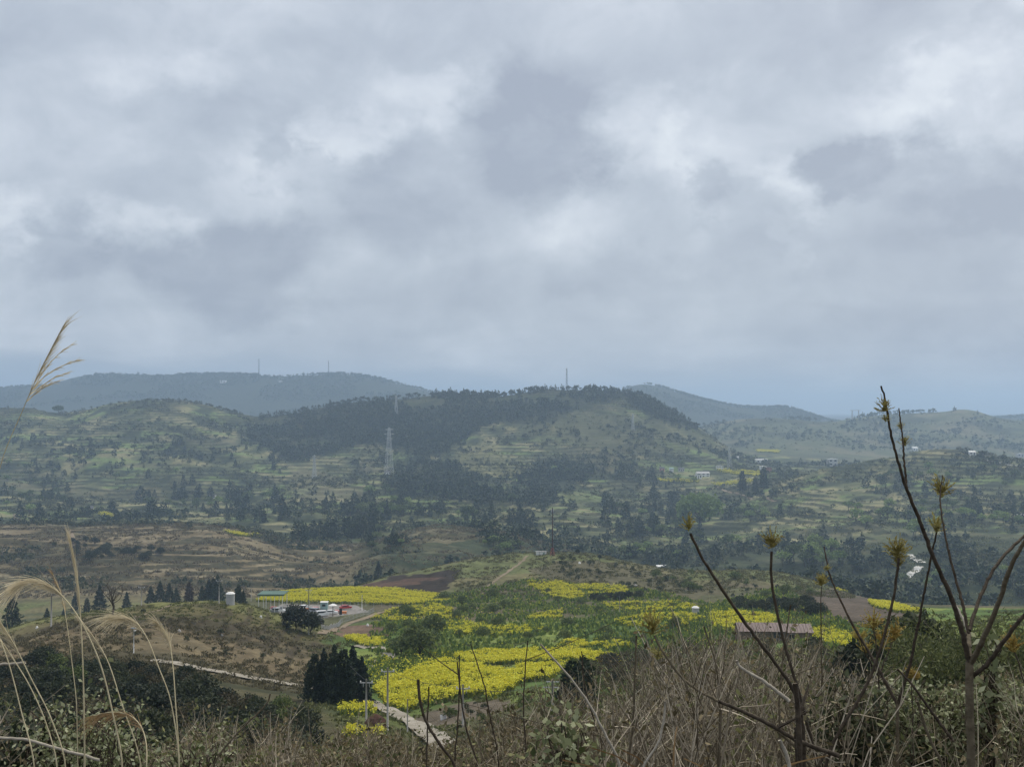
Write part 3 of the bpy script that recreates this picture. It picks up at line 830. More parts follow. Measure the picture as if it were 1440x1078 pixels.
def conifer(seed, h, r, n, leaf, column=0.0):
    rng = np.random.default_rng(seed)
    tr, cr = MB(), MB()
    tr.tube([(0, 0, -0.5), (0, 0, h * 0.4), (0, 0, h * 0.97)], [h * 0.022 + 0.03, h * 0.014 + 0.02, 0.015], 6)
    P, th = cone_points(rng, n, h, r, 0.06, 0.85 if column == 0 else 0.45)
    d = np.stack([np.cos(th), np.sin(th), np.full(n, -0.15 if column == 0 else 0.8)], 1) + rng.normal(size=(n, 3)) * 0.45
    cr.leaves(P, leaf, 0, 0.2, 0.55, rng, d)
    cr.leaves(np.array([(0, 0, h * 0.97), (0, 0, h)]), leaf * 0.7, 0, 0, 0.4, rng, np.array([(0, 0, 1.0), (0, 0, 1.0)]))
    if n > 400:
        for k in range(16):
            z = h * (0.15 + 0.75 * k / 16)
            a = k * 2.4
            rr = r * (1 - z / h) * 0.9
            limb(tr, (0, 0, z), (rr * math.cos(a), rr * math.sin(a), z + 0.1 * rr), 0.03 * h / 6, 0.008, 0, 3, 0.05, rng)
    return tr, cr


def broadleaf(seed, h, r, lobes, n, leaf, low=0.35, dens=1.0):
    rng = np.random.default_rng(seed)
    tr, cr = MB(), MB()
    top = np.array([rng.normal() * 0.05 * h, rng.normal() * 0.05 * h, h * (low + 0.12)])
    tr.tube([(0, 0, -0.5), (top[0] * 0.4, top[1] * 0.4, h * low * 0.6), top], [h * 0.03 + 0.04, h * 0.022 + 0.03, h * 0.014 + 0.02], 6)
    for k in range(lobes):
        a = k * 2.4 + rng.uniform(-0.4, 0.4)
        rr = r * math.sqrt((k + 0.4) / lobes) * 0.78
        cz = h * (low + (0.92 - low) * (1 - 0.75 * (rr / r) ** 2) * rng.uniform(0.72, 1.0))
        c = np.array([rr * math.cos(a), rr * math.sin(a), cz])
        lr = r * rng.uniform(0.34, 0.48)
        limb(tr, top * rng.uniform(0.7, 1.0), c, h * 0.012 + 0.012, 0.012, 0, 3, 0.08, rng)
        m = int(n / lobes)
        v = rng.normal(size=(m, 3))
        v /= np.linalg.norm(v, axis=1, keepdims=True)
        v[:, 2] = v[:, 2] * 0.8 + 0.1
        P = c + v * lr * (rng.uniform(0.3, 1, (m, 1)) ** 0.45) * (1 + 0.25 * np.sin(7 * v[:, :1] + 5 * v[:, 1:2] + k))
        P[:, 2] = np.maximum(P[:, 2], 0.06 * h)
        cr.leaves(P, leaf, 0, 0.35, 0.75, rng, v + rng.normal(size=(m, 3)) * 0.8)
    return tr, cr


def joined(pair):
    mb = MB()
    for k, m in enumerate(pair):
        V, F, _ = m.arrays()
        mb.add(V, F, k)
    return mb


def one_mesh(name, pair, leafmat):
    return joined(pair).mesh(name, [M_BARK, leafmat])


def scatter(poly, n, ymin, gap=0.0, seed=1, ymax=1e9, clump=None):
    """n places on the ground inside an outline, no two closer than gap metres"""
    rng = np.random.default_rng(seed)
    p = np.array(poly, float)
    lo, hi = p.min(0), p.max(0)
    out = []
    for _ in range(40):
        a = rng.uniform(lo, hi, (max(n, 40), 2))
        a = a[inpoly(a[:, 0], a[:, 1], poly)]
        if not len(a):
            continue
        X, Y = hit(a[:, 0], a[:, 1], ymin)
        for x, y in zip(X, Y):
            if y > ymax:
                continue
            if clump is not None and float(fbm(np.array([x / 55.0]), np.array([y / 42.0]), 3, 300 + seed)[0]) < clump:
                continue
            if gap and any((x - q[0]) ** 2 + ((y - q[1]) * 0.5) ** 2 < gap * gap for q in out):
                continue
            out.append((x, y))
            if len(out) >= n:
                return np.array(out)
    return np.array(out)


# variants: thing with trunk and crown sharing mesh data
def variants(kind, leafmat, hs=None, **kw):
    return [one_mesh(kind, f, leafmat) for f in kw['make']]


FAR_CON = [one_mesh('conifer_tree', conifer(100 + k, 10, 2.9 + 0.5 * (k % 3), 230, 1.45, 0 if k % 2 else 1), M_CONIFER) for k in range(6)]
FAR_BRO = [one_mesh('broadleaf_tree', broadleaf(200 + k, 9, 4.2, 9, 260, 1.3), M_BROAD) for k in range(5)]
FAR_FRE = [one_mesh('broadleaf_tree', broadleaf(240 + k, 8.5, 4.4, 9, 260, 1.25), M_FRESH) for k in range(4)]
MID_BUSH = [one_mesh('evergreen_shrub', broadleaf(300 + k, 4.0, 2.6, 12 + k, 1500, 0.36, 0.05), M_EVERG) for k in range(5)]
DARK_BUSH = [one_mesh('shrub', broadleaf(330 + k, 2.2, 1.3, 6, 160, 0.42, 0.1), M_SCRUB) for k in range(4)]


def forest(meshes, name, cat, label, group, pts, hmin, hmax, h0, seed=5, sq=0.15):
    rng = np.random.default_rng(seed)
    zz = H(pts[:, 0], pts[:, 1])
    for (x, y), z in zip(pts, zz):
        s = rng.uniform(hmin, hmax) / h0
        o = link(name, meshes[int(rng.integers(len(meshes)))], None, (x, y, z - 0.3), rng.uniform(0, 6.28), (s * rng.uniform(1 - sq, 1 + sq), s * rng.uniform(1 - sq, 1 + sq), s))
        tag(o, label, cat, group)


def belt(poly, ncon, nbro, nfre, ymin, where, seed, hc=(8, 15), hb=(6, 11), gap=4.0, ymax=1e9):
    hc, hb = (hc[0] * 0.95, hc[1] * 1.4), (hb[0] * 0.9, hb[1] * 1.4)
    pts = scatter(poly, ncon + nbro + nfre, ymin, gap * 0.45, seed, ymax, -0.02)
    # kinds stand in groups of their own, with strays
    key = fbm(pts[:, 0] / 70, pts[:, 1] / 60, 2, seed) + np.random.default_rng(seed + 1).normal(0, 0.16, len(pts))
    pts = pts[np.argsort(key)]
    if ncon:
        forest(FAR_CON, 'conifer_tree', 'conifer', 'dark pointed conifer ' + where, 'conifers ' + where, pts[:ncon], *hc, 10, seed)
    if nbro and len(pts) > ncon:
        forest(FAR_BRO, 'broadleaf_tree', 'tree', 'rounded dull green tree ' + where, 'dull green trees ' + where, pts[ncon:ncon + nbro], *hb, 9, seed + 2)
    if nfre and len(pts) > ncon + nbro:
        forest(FAR_FRE, 'broadleaf_tree', 'tree', 'pale fresh green tree ' + where, 'fresh green trees ' + where, pts[ncon + nbro:], *hb, 8.5, seed + 3)


belt([(100, 722), (130, 706), (240, 694), (330, 690), (420, 702), (500, 716), (520, 728), (440, 736), (300, 736), (180, 733)], 54, 16, 5, 1050, 'in the belt across the valley below the left hill', 21, (10, 17), (7, 12), 7)
belt([(412, 764), (440, 745), (500, 738), (535, 748), (530, 768), (480, 778), (425, 772)], 34, 6, 0, 780, 'in the dark grove behind the brown terraces', 31, (10, 16), (7, 10), 4)
belt([(500, 700), (560, 690), (640, 690), (720, 700), (760, 715), (750, 745), (700, 745), (640, 735), (560, 735), (500, 735)], 50, 26, 8, 1050, 'in the valley wood at the foot of the wooded hill', 41, (9, 16), (7, 12), 7)
belt([(850, 700), (880, 690), (950, 690), (975, 720), (960, 755), (900, 765), (850, 750)], 40, 10, 3, 1050, 'in the tall grove right of the mast', 51, (11, 18), (8, 12), 6)
belt([(960, 705), (1020, 705), (1080, 720), (1140, 740), (1180, 770), (1180, 800), (1100, 800), (1000, 790), (950, 770)], 26, 18, 34, 760, 'in the right valley below the hamlet', 61, (8, 14), (7, 12), 7)
belt([(1180, 700), (1250, 665), (1340, 655), (1440, 665), (1440, 760), (1380, 770), (1280, 760), (1200, 750)], 24, 34, 32, 900, 'on the terraced slope of the right hill', 71, (8, 13), (6, 11), 9)
belt([(0, 600), (120, 590), (240, 585), (330, 600), (390, 640), (420, 690), (300, 688), (150, 685), (0, 690)], 30, 26, 6, 1300, 'scattered on the grassy left hill', 81, (7, 13), (6, 10), 14)
belt([(0, 690), (100, 690), (100, 730), (0, 732)], 12, 12, 3, 1050, 'on the valley floor at the far left', 91, (8, 14), (6, 10), 9)
belt([(760, 660), (820, 655), (960, 650), (1000, 670), (960, 690), (850, 690), (780, 690)], 20, 14, 3, 1300, 'below the terraces of the wooded hill', 101, (8, 14), (6, 10), 8)
belt([(520, 770), (560, 760), (640, 765), (720, 765), (740, 775), (640, 790), (540, 800)], 10, 14, 6, 700, 'in the hollow behind the hill with the mast', 111, (5, 10), (4, 7), 6)
belt([(790, 775), (860, 770), (960, 775), (1000, 790), (960, 800), (860, 790)], 6, 12, 8, 700, 'behind the right shoulder of the hill with the mast', 121, (6, 10), (4, 8), 6)
belt([(1180, 790), (1280, 815), (1330, 800), (1440, 780), (1440, 850), (1330, 860), (1250, 845)], 6, 12, 6, 660, 'on the green slope under the zigzag road', 131, (5, 9), (4, 7), 8)


def merged(meshes_arrays, pts, smin, smax, seed, sink=0.3):
    """many small plants as one mesh"""
    rng = np.random.default_rng(seed)
    z = H(pts[:, 0], pts[:, 1]) - sink
    mb = MB()
    n = len(pts)
    s, a = rng.uniform(smin, smax, n), rng.uniform(0, 6.28, n)
    for i in range(n):
        V, F, M = meshes_arrays[int(rng.integers(len(meshes_arrays)))]
        ca, sa = math.cos(a[i]) * s[i], math.sin(a[i]) * s[i]
        W = np.stack([V[:, 0] * ca - V[:, 1] * sa + pts[i, 0], V[:, 0] * sa + V[:, 1] * ca + pts[i, 1], V[:, 2] * s[i] + z[i]], 1)
        mb.V.append(W)
        mb.F.append(F + mb.n)
        mb.M.append(M)
        mb.n += len(V)
    return mb


M_FARCON = mat_leaf('woodland_needles', (0.016, 0.029, 0.019), (0.034, 0.053, 0.027), (0.078, 0.10, 0.043), objvar=0.0, transl=0)
LOW_CON = [joined(conifer(400 + k, 8, 2.3 + 0.3 * (k % 2), 46, 2.0, k % 2)).arrays() for k in range(5)]
LOW_BRO = [joined(broadleaf(420 + k, 7, 3.4, 6, 54, 2.0)).arrays() for k in range(5)]
SCRUB_B = [joined(broadleaf(440 + k, 2.0, 1.8, 4, 26, 1.0, 0.1)).arrays() for k in range(6)]

wp = np.concatenate([scatter(p, n, 1250, 0, 500 + k) for k, (p, n) in enumerate(zip(WOOD_POLYS, (3400, 320, 1100)))])
_wr = np.random.default_rng(9)
wp = wp + np.where(_wr.uniform(size=(len(wp), 1)) < 0.4, _wr.normal(0, 1, wp.shape) * np.array([22, 26]), 0)
wp = wp[(fbm(wp[:, 0] / 90, wp[:, 1] / 90, 3, 55) > -0.22)]
wp = np.concatenate([wp, scatter([(596, 557), (620, 550), (700, 552), (780, 541), (880, 545), (884, 554), (780, 550), (700, 560), (620, 562)], 420, 1900, 0, 520)])
tag(link('pine_woodland', merged(LOW_CON + LOW_BRO[:3], wp, 0.8, 1.8, 3).mesh('pine_woodland', [M_BARK, M_FARCON])), 'dark pine woodland covering the upper slope of the big hill', 'woodland', kind='stuff')


def scatter_area(y0, y1, n, seed, keep):
    rng = np.random.default_rng(seed)
    y = np.sqrt(rng.uniform(y0 ** 2, y1 ** 2, n))
    u = rng.uniform(-0.52, 0.52, n)
    x = u * y
    px, py = project(x, y, H(x, y))
    k = keep(x, y, px, py)
    return np.stack([x, y], 1)[k]


def scrub_keep(x, y, px, py):
    ri = terrain_full(x, y)[1]
    k = (fbm(x / 80, y / 80, 4, 77) + 0.3 * fbm(x / 20, y / 20, 2, 78) + 0.3 * (ri > 0.3) > 0.24)
    k = np.where((y < 1110) & (px < 800), fbm(x / 130, y / 44, 4, 201) + 0.3 * fbm(x / 20, y / 20, 2, 78) < -0.2, k)
    for p in WOOD_POLYS:
        k &= ~inpoly(px, py, p)
    return k


sp = np.concatenate([scatter_area(2850, 3580, 6500, 608, lambda x, y, px, py: fbm(x / 120, y / 70, 4, 79) + 0.25 * fbm(x / 30, y / 30, 2, 80) > 0.02), scatter_area(680, 1130, 11000, 601, lambda *a: scrub_keep(*a)), scatter_area(1130, 2400, 30000, 602, scrub_keep)])
tag(link('hillside_scrub', merged(SCRUB_B, sp, 0.6, 2.6, 4, 0.2).mesh('hillside_scrub', [M_BARK, M_SCRUB])), 'low grey green scrub along the terrace banks of the hills', 'scrub', kind='stuff')

fr = np.concatenate([scatter_area(2900, 3650, 5200, 603, lambda x, y, px, py: (fbm(x / 150, y / 150, 3, 91) > 0.1)),
                     scatter_area(4720, 5250, 13000, 604, lambda x, y, px, py: fbm(x / 200, y / 160, 3, 92) > -0.2)])
tag(link('distant_woodland', merged(LOW_BRO + LOW_CON[:2], fr, 0.8, 2.0, 5).mesh('distant_woodland', [M_BARK, M_FARCON])), 'hazy woodland on the far ridges along the skyline', 'woodland', kind='stuff')
# leftover small trees of the valley, too many to single out
vt = np.concatenate([scatter_area(1080, 2250, 5200, 605, lambda x, y, px, py: (fbm(x / 160, y / 130, 3, 95) > 0.12) & (py > 596)),
                     scatter_area(640, 1060, 3600, 607, lambda x, y, px, py: (fbm(x / 50, y / 45, 3, 97) > 0.12) & (px > 1130) & (px < 1480) & ~inpoly(px, py, [(1258, 772), (1312, 772), (1312, 835), (1258, 835)])),
                     scatter_area(690, 1090, 2600, 606, lambda x, y, px, py: (fbm(x / 70, y / 60, 3, 96) > 0.05) & (px > 500) & (px < 1180))])
tag(link('valley_woodland', merged(LOW_BRO + LOW_CON, vt, 0.7, 1.8, 6).mesh('valley_woodland', [M_BARK, M_FARCON])), 'mixed small trees massed through the far valley', 'woodland', kind='stuff')
print('objects so far', len(S.objects))


# ------------------------------------------------------------------ rapeseed in flower and green crops
def plant_arrays(rng, kind):
    mb = MB()
    n = 4 if kind == 'flower' else 6
    # green stems and leaves, then the flower head on top
    P = np.stack([rng.normal(0, .16, n), rng.normal(0, .16, n), rng.uniform(0.25, 0.75, n)], 1)
    mb.leaves(P, 0.7, 0, 0.0, 0.5, rng, np.stack([rng.normal(0, .4, n), rng.normal(0, .4, n), np.ones(n)], 1))
    m = 14 if kind == 'flower' else (2 if kind == 'sparse' else 0)
    if m:
        Q = np.stack([rng.normal(0, .24, m), rng.normal(0, .24, m), rng.uniform(0.7, 1.2, m)], 1)
        mb.leaves(Q, 0.22, 1, 0.5, 0.9, rng)
    return mb.arrays()


_pr = np.random.default_rng(77)
PL_FLOWER = [plant_arrays(_pr, 'flower') for _ in range(6)]
PL_SPARSE = [plant_arrays(_pr, 'sparse') for _ in range(5)]
PL_GREEN = [plant_arrays(_pr, 'green') for _ in range(5)]


def field(name, label, cat, poly, dens, plants, y0, y1, mats, smin=0.8, smax=1.3, seed=1, cap=16000, ragged=1.0, gap_noise=0.0):
    """plants rooted all over a patch of ground whose corners are given as photo points"""
    rng = np.random.default_rng(seed)
    p = np.array(poly, float)
    gx, gy = hit(p[:, 0], p[:, 1], y0)
    gy = np.clip(gy, y0, y1)
    u0, u1 = ray(p[:, 0].min() - 4, 600)[0], ray(p[:, 0].max() + 4, 600)[0]
    ya, yb = max(y0, gy.min() - 15), min(y1, gy.max() + 15)
    n = int(min((u1 - u0) * (yb ** 2 - ya ** 2) / 2 * dens, 400000))
    y = np.sqrt(rng.uniform(ya ** 2, yb ** 2, n))
    x = rng.uniform(u0, u1, n) * y
    z = H(x, y)
    px, py = project(x, y, z)
    w = ragged * np.clip(250 / y, 0.4, 1.6)
    k = inpoly(px + 7 * w * fbm(x / 7, y / 7, 3, 7), py + 3.2 * w * fbm(x / 6 + 9, y / 6, 3, 8), poly)
    if gap_noise:
        k &= fbm(x / 11, y / 5, 3, 19 + seed) > -0.42 + gap_noise
    k &= rng.uniform(size=n) < np.clip(0.75 + 1.3 * fbm(x / 14, y / 4.5, 3, 23), 0.25, 1)
    pts = np.stack([x, y], 1)[k]
    if len(pts) > cap:
        pts = pts[rng.permutation(len(pts))[:cap]]
    if not len(pts):
        return None
    o = link(name, merged(plants, pts, smin, smax, seed, 0.05).mesh(name, mats))
    return tag(o, label, cat, kind='stuff')


FM = [M_RAPESTEM, M_FLOWER]
FIELDS = [  # label, outline in photo points, plants per square metre, nearest and farthest distance
    ('broad yellow rapeseed field above the car park', [(362, 846), (375, 838), (400, 833), (470, 828), (560, 829), (628, 838), (632, 847), (560, 851), (480, 849), (420, 849)], 1.6, 425, 560, 1.15, 0),
    ('yellow rapeseed patch beside the light track', [(522, 870), (545, 860), (575, 856), (605, 850), (635, 858), (640, 868), (600, 874), (560, 878)], 0.8, 250, 470, 1.2, .30),
    ('yellow rapeseed spreading over the slope below the track', [(590, 872), (640, 866), (660, 876), (695, 884), (655, 896), (610, 886)], 0.8, 250, 470, 1.2, .35),
    ('yellow rapeseed patch under the brown shoulder of the hill', [(738, 819), (790, 819), (812, 830), (824, 842), (800, 845), (765, 838)], 1.3, 380, 620, 1.25, .1),
    ('narrow yellow rapeseed patch beside the dark hedge', [(804, 825), (850, 823), (882, 828), (884, 835), (830, 837)], 1.2, 380, 620, 1.25, .15),
    ('small wedge of yellow rapeseed among green terraces', [(742, 869), (760, 865), (792, 858), (790, 870), (745, 873)], 1.0, 250, 480, 1.1, .1),
    ('thin strip of yellow rapeseed in the middle of the green slope', [(650, 888), (690, 883), (740, 884), (768, 890), (740, 896), (690, 895)], 0.9, 240, 420, 1.2, .25),
    ('long yellow green rapeseed terrace near the white tank', [(846, 851), (900, 848), (960, 848), (990, 858), (930, 862), (870, 862)], 0.9, 250, 560, 1.2, .35),
    ('yellow rapeseed terrace next below the white tank', [(862, 876), (900, 868), (960, 864), (995, 872), (960, 882), (890, 884)], 0.9, 240, 520, 1.2, .35),
    ('small yellow rapeseed bed above the largest field', [(788, 910), (800, 900), (822, 902), (828, 910), (805, 915)], 1.4, 190, 320, 1.1, .1),
    ('yellow rapeseed strip at the right end of the largest field', [(830, 909), (860, 905), (888, 910), (886, 917), (850, 916)], 1.6, 190, 320, 1.1, .1),
    ('long bright rapeseed terrace along the top of the largest field', [(640, 925), (690, 919), (740, 918), (800, 916), (850, 922), (876, 930), (868, 937), (800, 931), (720, 932), (665, 938)], 2.2, 170, 320, 1.15, 0),
    ('largest bright yellow rapeseed field sloping to the concrete lane', [(524, 968), (550, 956), (590, 944), (620, 932), (660, 936), (690, 946), (740, 942), (796, 936), (796, 950), (740, 960), (700, 982), (650, 984), (610, 990), (570, 1002), (540, 992)], 2.6, 130, 300, 1.1, .1),
    ('small yellow rapeseed bed inside the bend of the dirt lane', [(484, 898), (505, 897), (535, 902), (548, 910), (520, 910), (490, 905)], 1.6, 200, 400, 1.1, 0),
    ('yellow rapeseed patch left of the concrete lane', [(474, 998), (500, 992), (518, 999), (528, 1012), (505, 1018), (480, 1010)], 0.8, 90, 260, 1.1, .15),
    ('two small yellow rapeseed clumps by the red earth bank', [(486, 1034), (500, 1030), (520, 1032), (545, 1036), (540, 1042), (490, 1044)], 2.2, 70, 260, 1.0, .2),
    ('yellow rapeseed bed behind the maroon roof', [(998, 866), (1030, 862), (1062, 866), (1096, 872), (1080, 882), (1030, 890), (1005, 886)], 1.6, 200, 420, 1.2, .05),
    ('yellow rapeseed beside the right end of the maroon roof', [(1140, 888), (1165, 884), (1192, 896), (1205, 910), (1170, 912), (1142, 902)], 1.4, 180, 400, 1.1, .25),
    ('yellow rapeseed strip across the brown knoll', [(1222, 846), (1255, 850), (1292, 860), (1300, 866), (1260, 862), (1226, 854)], 1.4, 300, 640, 1.1, 0),
    ('small yellow rapeseed patch on the crest right of the tank', [(1178, 824), (1205, 825), (1198, 833), (1176, 831)], 1.2, 380, 760, 1.1, 0),
    ('thin yellow rapeseed strip behind the brown terraces', [(310, 747), (345, 750), (368, 753), (365, 756), (330, 753)], .35, 900, 1300, 2.0, 0),
    ('yellow rapeseed patch beside the far white house', [(138, 722), (150, 721), (164, 726), (158, 731), (140, 728)], .3, 1050, 1600, 2.2, 0),
    ('long yellow rapeseed strip left of the hamlet', [(925, 674), (985, 675), (985, 679), (928, 678)], .25, 1300, 2300, 2.6, 0),
    ('yellow rapeseed strips among the hamlet houses', [(1008, 660), (1040, 662), (1075, 665), (1080, 671), (1040, 668), (1008, 665)], .25, 1300, 2400, 2.6, 0),
    ('yellow rapeseed strip below the two dark cypresses', [(1000, 680), (1030, 677), (1060, 674), (1062, 678), (1030, 682), (1004, 684)], .25, 1300, 2300, 2.6, .1),
    ('pale yellow strip of rapeseed high behind the hamlet', [(1064, 633), (1096, 634), (1096, 637), (1066, 636)], .2, 1700, 3000, 3.0, 0),
    ('small yellow rapeseed patch on the wooded hill foot', [(588, 683), (600, 682), (602, 686), (588, 686)], .3, 1200, 2000, 2.4, 0),
]
for k, (lab, poly, dens, y0, y1, sc, gp) in enumerate(FIELDS):
    field('rapeseed_field', lab, 'field', poly, dens, PL_FLOWER, y0, y1, FM, 0.8 * sc, 1.25 * sc, 700 + k, 17000, gap_noise=gp)

CM = [M_CROP, M_FLOWER]
field('green_crops', 'dark green leafy crops and budding rapeseed on the terraces between the yellow fields', 'crops',
      [(520, 880), (560, 855), (640, 835), (740, 815), (900, 828), (1000, 850), (1030, 862), (1000, 905), (890, 920), (640, 926), (600, 940), (530, 950), (520, 915)], 0.55, PL_SPARSE[:2] + PL_GREEN * 2, 180, 560, CM, 0.8, 1.9, 801, 30000, gap_noise=.25)
field('green_crops', 'yellow green crops along the foot of the largest field', 'crops',
      [(505, 935), (540, 925), (640, 925), (600, 945), (540, 965), (510, 965)], 1.2, PL_SPARSE, 150, 300, CM, 0.8, 1.6, 802, 9000, gap_noise=.2)
field('green_crops', 'green crops around the maroon roof and beyond it', 'crops',
      [(960, 880), (1000, 850), (1100, 825), (1140, 850), (1220, 890), (1200, 925), (1100, 900), (1000, 920), (960, 910)], 0.7, PL_SPARSE[:2] + PL_GREEN * 2, 180, 600, CM, 0.8, 1.7, 803, 16000, gap_noise=.2)

# bushes among the terraces
def bushes(poly, n, ymin, label, group, meshes, name, cat, hmin, hmax, h0, seed, gap=2.0, ymax=1e9):
    p = scatter(poly, n, ymin, gap, seed, ymax)
    forest(meshes, name, cat, label, group, p, hmin, hmax, h0, seed, 0.3)


M_SOFT = mat_leaf('soft_green_leaves', (0.06, 0.09, 0.03), (0.11, 0.15, 0.048), (0.19, 0.22, 0.072), objvar=0.2)
MID_GREEN = [one_mesh('shrub', broadleaf(350 + k, 4.0, 2.6, 12 + k, 1100, 0.4, 0.06), M_SOFT) for k in range(4)]
M_TWIGGY = mat_leaf('twiggy_leaves', (0.035, 0.03, 0.018), (0.075, 0.065, 0.035), (0.13, 0.12, 0.06))
MID_TWIGGY = [one_mesh('shrub', broadleaf(360 + k, 4.0, 2.8, 15, 520, 0.34, 0.05), M_TWIGGY) for k in range(4)]
bushes([(740, 790), (800, 785), (880, 795), (960, 815), (1000, 835), (900, 832), (800, 815)], 46, 400, 'low dark shrub dotted over the brown shoulder of the mast hill', 'shrubs on the brown shoulder', DARK_BUSH, 'shrub', 'shrub', 1.4, 3.4, 2.2, 901)
bushes([(560, 850), (640, 840), (740, 825), (740, 880), (640, 920), (560, 925), (545, 890)], 22, 190, 'green bush on the terraces left of the middle', 'bushes on the left terraces', MID_GREEN, 'bush', 'bush', 2.0, 4.8, 4.0, 902)
bushes([(740, 840), (900, 838), (960, 850), (960, 905), (800, 912), (740, 900)], 20, 190, 'green bush between the right hand terraces', 'bushes on the right terraces', MID_GREEN, 'bush', 'bush', 1.5, 3.6, 4.0, 903)
bushes([(822, 842), (840, 838), (900, 836), (900, 843), (840, 847)], 26, 380, 'dark shrub in the hedge below the narrow rapeseed patch', 'hedge shrubs below the narrow patch', MID_BUSH, 'evergreen_shrub', 'shrub', 1.8, 3.0, 4.0, 904, 1.0)
bushes([(880, 800), (960, 806), (1040, 812), (1140, 825), (1180, 850), (1100, 850), (960, 830)], 40, 400, 'dull bush along the far edge of the fields', 'bushes along the far edge', MID_GREEN + DARK_BUSH, 'bush', 'bush', 1.5, 4.5, 4.0, 905)
bushes([(1000, 855), (1040, 848), (1140, 850), (1160, 868), (1100, 865), (1040, 858)], 26, 280, 'dark bush in the row behind the maroon roofed building', 'bushes behind the maroon roof', MID_BUSH, 'evergreen_shrub', 'shrub', 2.0, 4.0, 4.0, 906, 1.5)
bushes([(0, 950), (60, 935), (150, 942), (230, 958), (300, 990), (380, 1015), (430, 1030), (440, 1060), (300, 1072), (0, 1072)], 120, 60, 'dark evergreen shrub in the thicket below the near left hill', 'evergreen thicket below the left hill', MID_BUSH, 'evergreen_shrub', 'shrub', 1.6, 4.2, 4.0, 907, 2.0, 220)
bushes([(0, 945), (60, 930), (150, 938), (230, 955), (300, 985), (380, 1008), (430, 1020), (440, 1060), (300, 1072), (0, 1072)], 110, 60, 'brownish twiggy shrub in the thicket below the near left hill', 'twiggy thicket below the left hill', MID_TWIGGY + MID_GREEN[:1], 'shrub', 'shrub', 1.2, 3.6, 4.0, 917, 1.6, 220)
bushes([(1190, 940), (1260, 930), (1340, 930), (1440, 940), (1440, 985), (1300, 985), (1200, 975)], 22, 60, 'dark evergreen shrub on the bank at the right', 'evergreen shrubs on the right bank', MID_BUSH, 'evergreen_shrub', 'shrub', 1.6, 3.2, 4.0, 908, 2.2, 220)
bushes([(820, 935), (900, 925), (1000, 915), (1150, 920), (1200, 950), (1100, 975), (900, 985), (820, 975)], 90, 70, 'dull scrubby bush on the bank below the maroon roof', 'scrubby bushes below the maroon roof', MID_BUSH[:2] + MID_GREEN[:2] + MID_TWIGGY * 2, 'bush', 'bush', 1.5, 4.0, 4.0, 909, 2.0, 230)
bushes([(640, 995), (760, 985), (830, 1000), (830, 1030), (700, 1030), (620, 1030)], 30, 70, 'small bush beside the bare earth bank', 'bushes beside the earth bank', MID_GREEN + DARK_BUSH, 'bush', 'bush', 0.9, 2.2, 4.0, 910, 2.0, 230)
bushes([(250, 850), (440, 880), (440, 945), (300, 930), (150, 890), (60, 890)], 12, 205, 'small dry bush on the bare slope of the near left hill', 'dry bushes on the near left hill', DARK_BUSH, 'shrub', 'shrub', 0.8, 2.2, 2.2, 911, 2.0, 330)
bushes([(60, 765), (120, 760), (190, 772), (240, 778), (200, 790), (110, 788)], 30, 720, 'dark bush in the hollow of the brown terraces', 'dark bushes in the brown terraces', MID_BUSH, 'evergreen_shrub', 'shrub', 3.0, 6.0, 4.0, 912, 3.0, 1000)


def tussock(seed):
    rng = np.random.default_rng(seed)
    n = 16
    return MB().leaves(np.stack([rng.normal(0, .5, n), rng.normal(0, .5, n), rng.uniform(0.1, 0.55, n)], 1), 0.75, 0, 0.0, 0.35, rng, np.stack([rng.normal(0, .7, n), rng.normal(0, .7, n), np.ones(n)], 1)).arrays()


TUSS = [tussock(k) for k in range(5)]
M_TUSS = mat_leaf('hill_grass_blades', (0.06, 0.052, 0.028), (0.115, 0.10, 0.05), (0.19, 0.17, 0.09), objvar=0.0)
M_TUSSO = mat_leaf('olive_grass_blades', (0.068, 0.068, 0.032), (0.122, 0.118, 0.052), (0.195, 0.185, 0.085), objvar=0.0)
M_TUSSB = mat_leaf('brown_grass_blades', (0.07, 0.057, 0.034), (0.14, 0.115, 0.068), (0.22, 0.19, 0.115), objvar=0.0)
M_TUSSF = mat_leaf('pale_grass_blades', (0.055, 0.068, 0.032), (0.12, 0.135, 0.062), (0.23, 0.23, 0.115), objvar=0.0)
M_TUSSG = mat_leaf('green_grass_blades', (0.06, 0.072, 0.028), (0.12, 0.135, 0.048), (0.21, 0.21, 0.085), objvar=0.0)
tp = scatter_area(200, 372, 16000, 611, lambda x, y, px, py: (px < 470 + 20 * fbm(x / 9, y / 9, 2, 3)) & (fbm(x / 12, y / 9, 3, 43) > -0.25))
_top = tp[:, 1] > 288 + 14 * fbm(tp[:, 0] / 15, tp[:, 1] / 15, 2, 46)
tag(link('hill_grass', merged(TUSS, tp[~_top], 0.35, 1.15, 7, 0.05).mesh('hill_grass', M_TUSS)), 'coarse dry grass and low weeds over the slope of the near left hill', 'grass', kind='stuff')
tag(link('hill_grass', merged(TUSS, tp[_top], 0.3, 0.8, 17, 0.05).mesh('hill_grass', M_TUSSG)), 'greener grass along the rounded top of the near left hill', 'grass', kind='stuff')
tp = scatter_area(470, 660, 15000, 612, lambda x, y, px, py: (px > 440) & (px < 1200) & ~inpoly(px, py, [(682, 832), (698, 812), (730, 788), (742, 778), (752, 781), (738, 795), (714, 815), (696, 832)]) & ~inpoly(px, py, [(462, 836), (545, 812), (636, 799), (642, 838)]) & (fbm(x / 18, y / 14, 3, 44) > -0.2))
tag(link('hill_grass', merged(TUSS, tp, 0.5, 1.5, 8, 0.05).mesh('hill_grass', M_TUSSO)), 'olive grass and weeds over the hill with the mast', 'grass', kind='stuff')
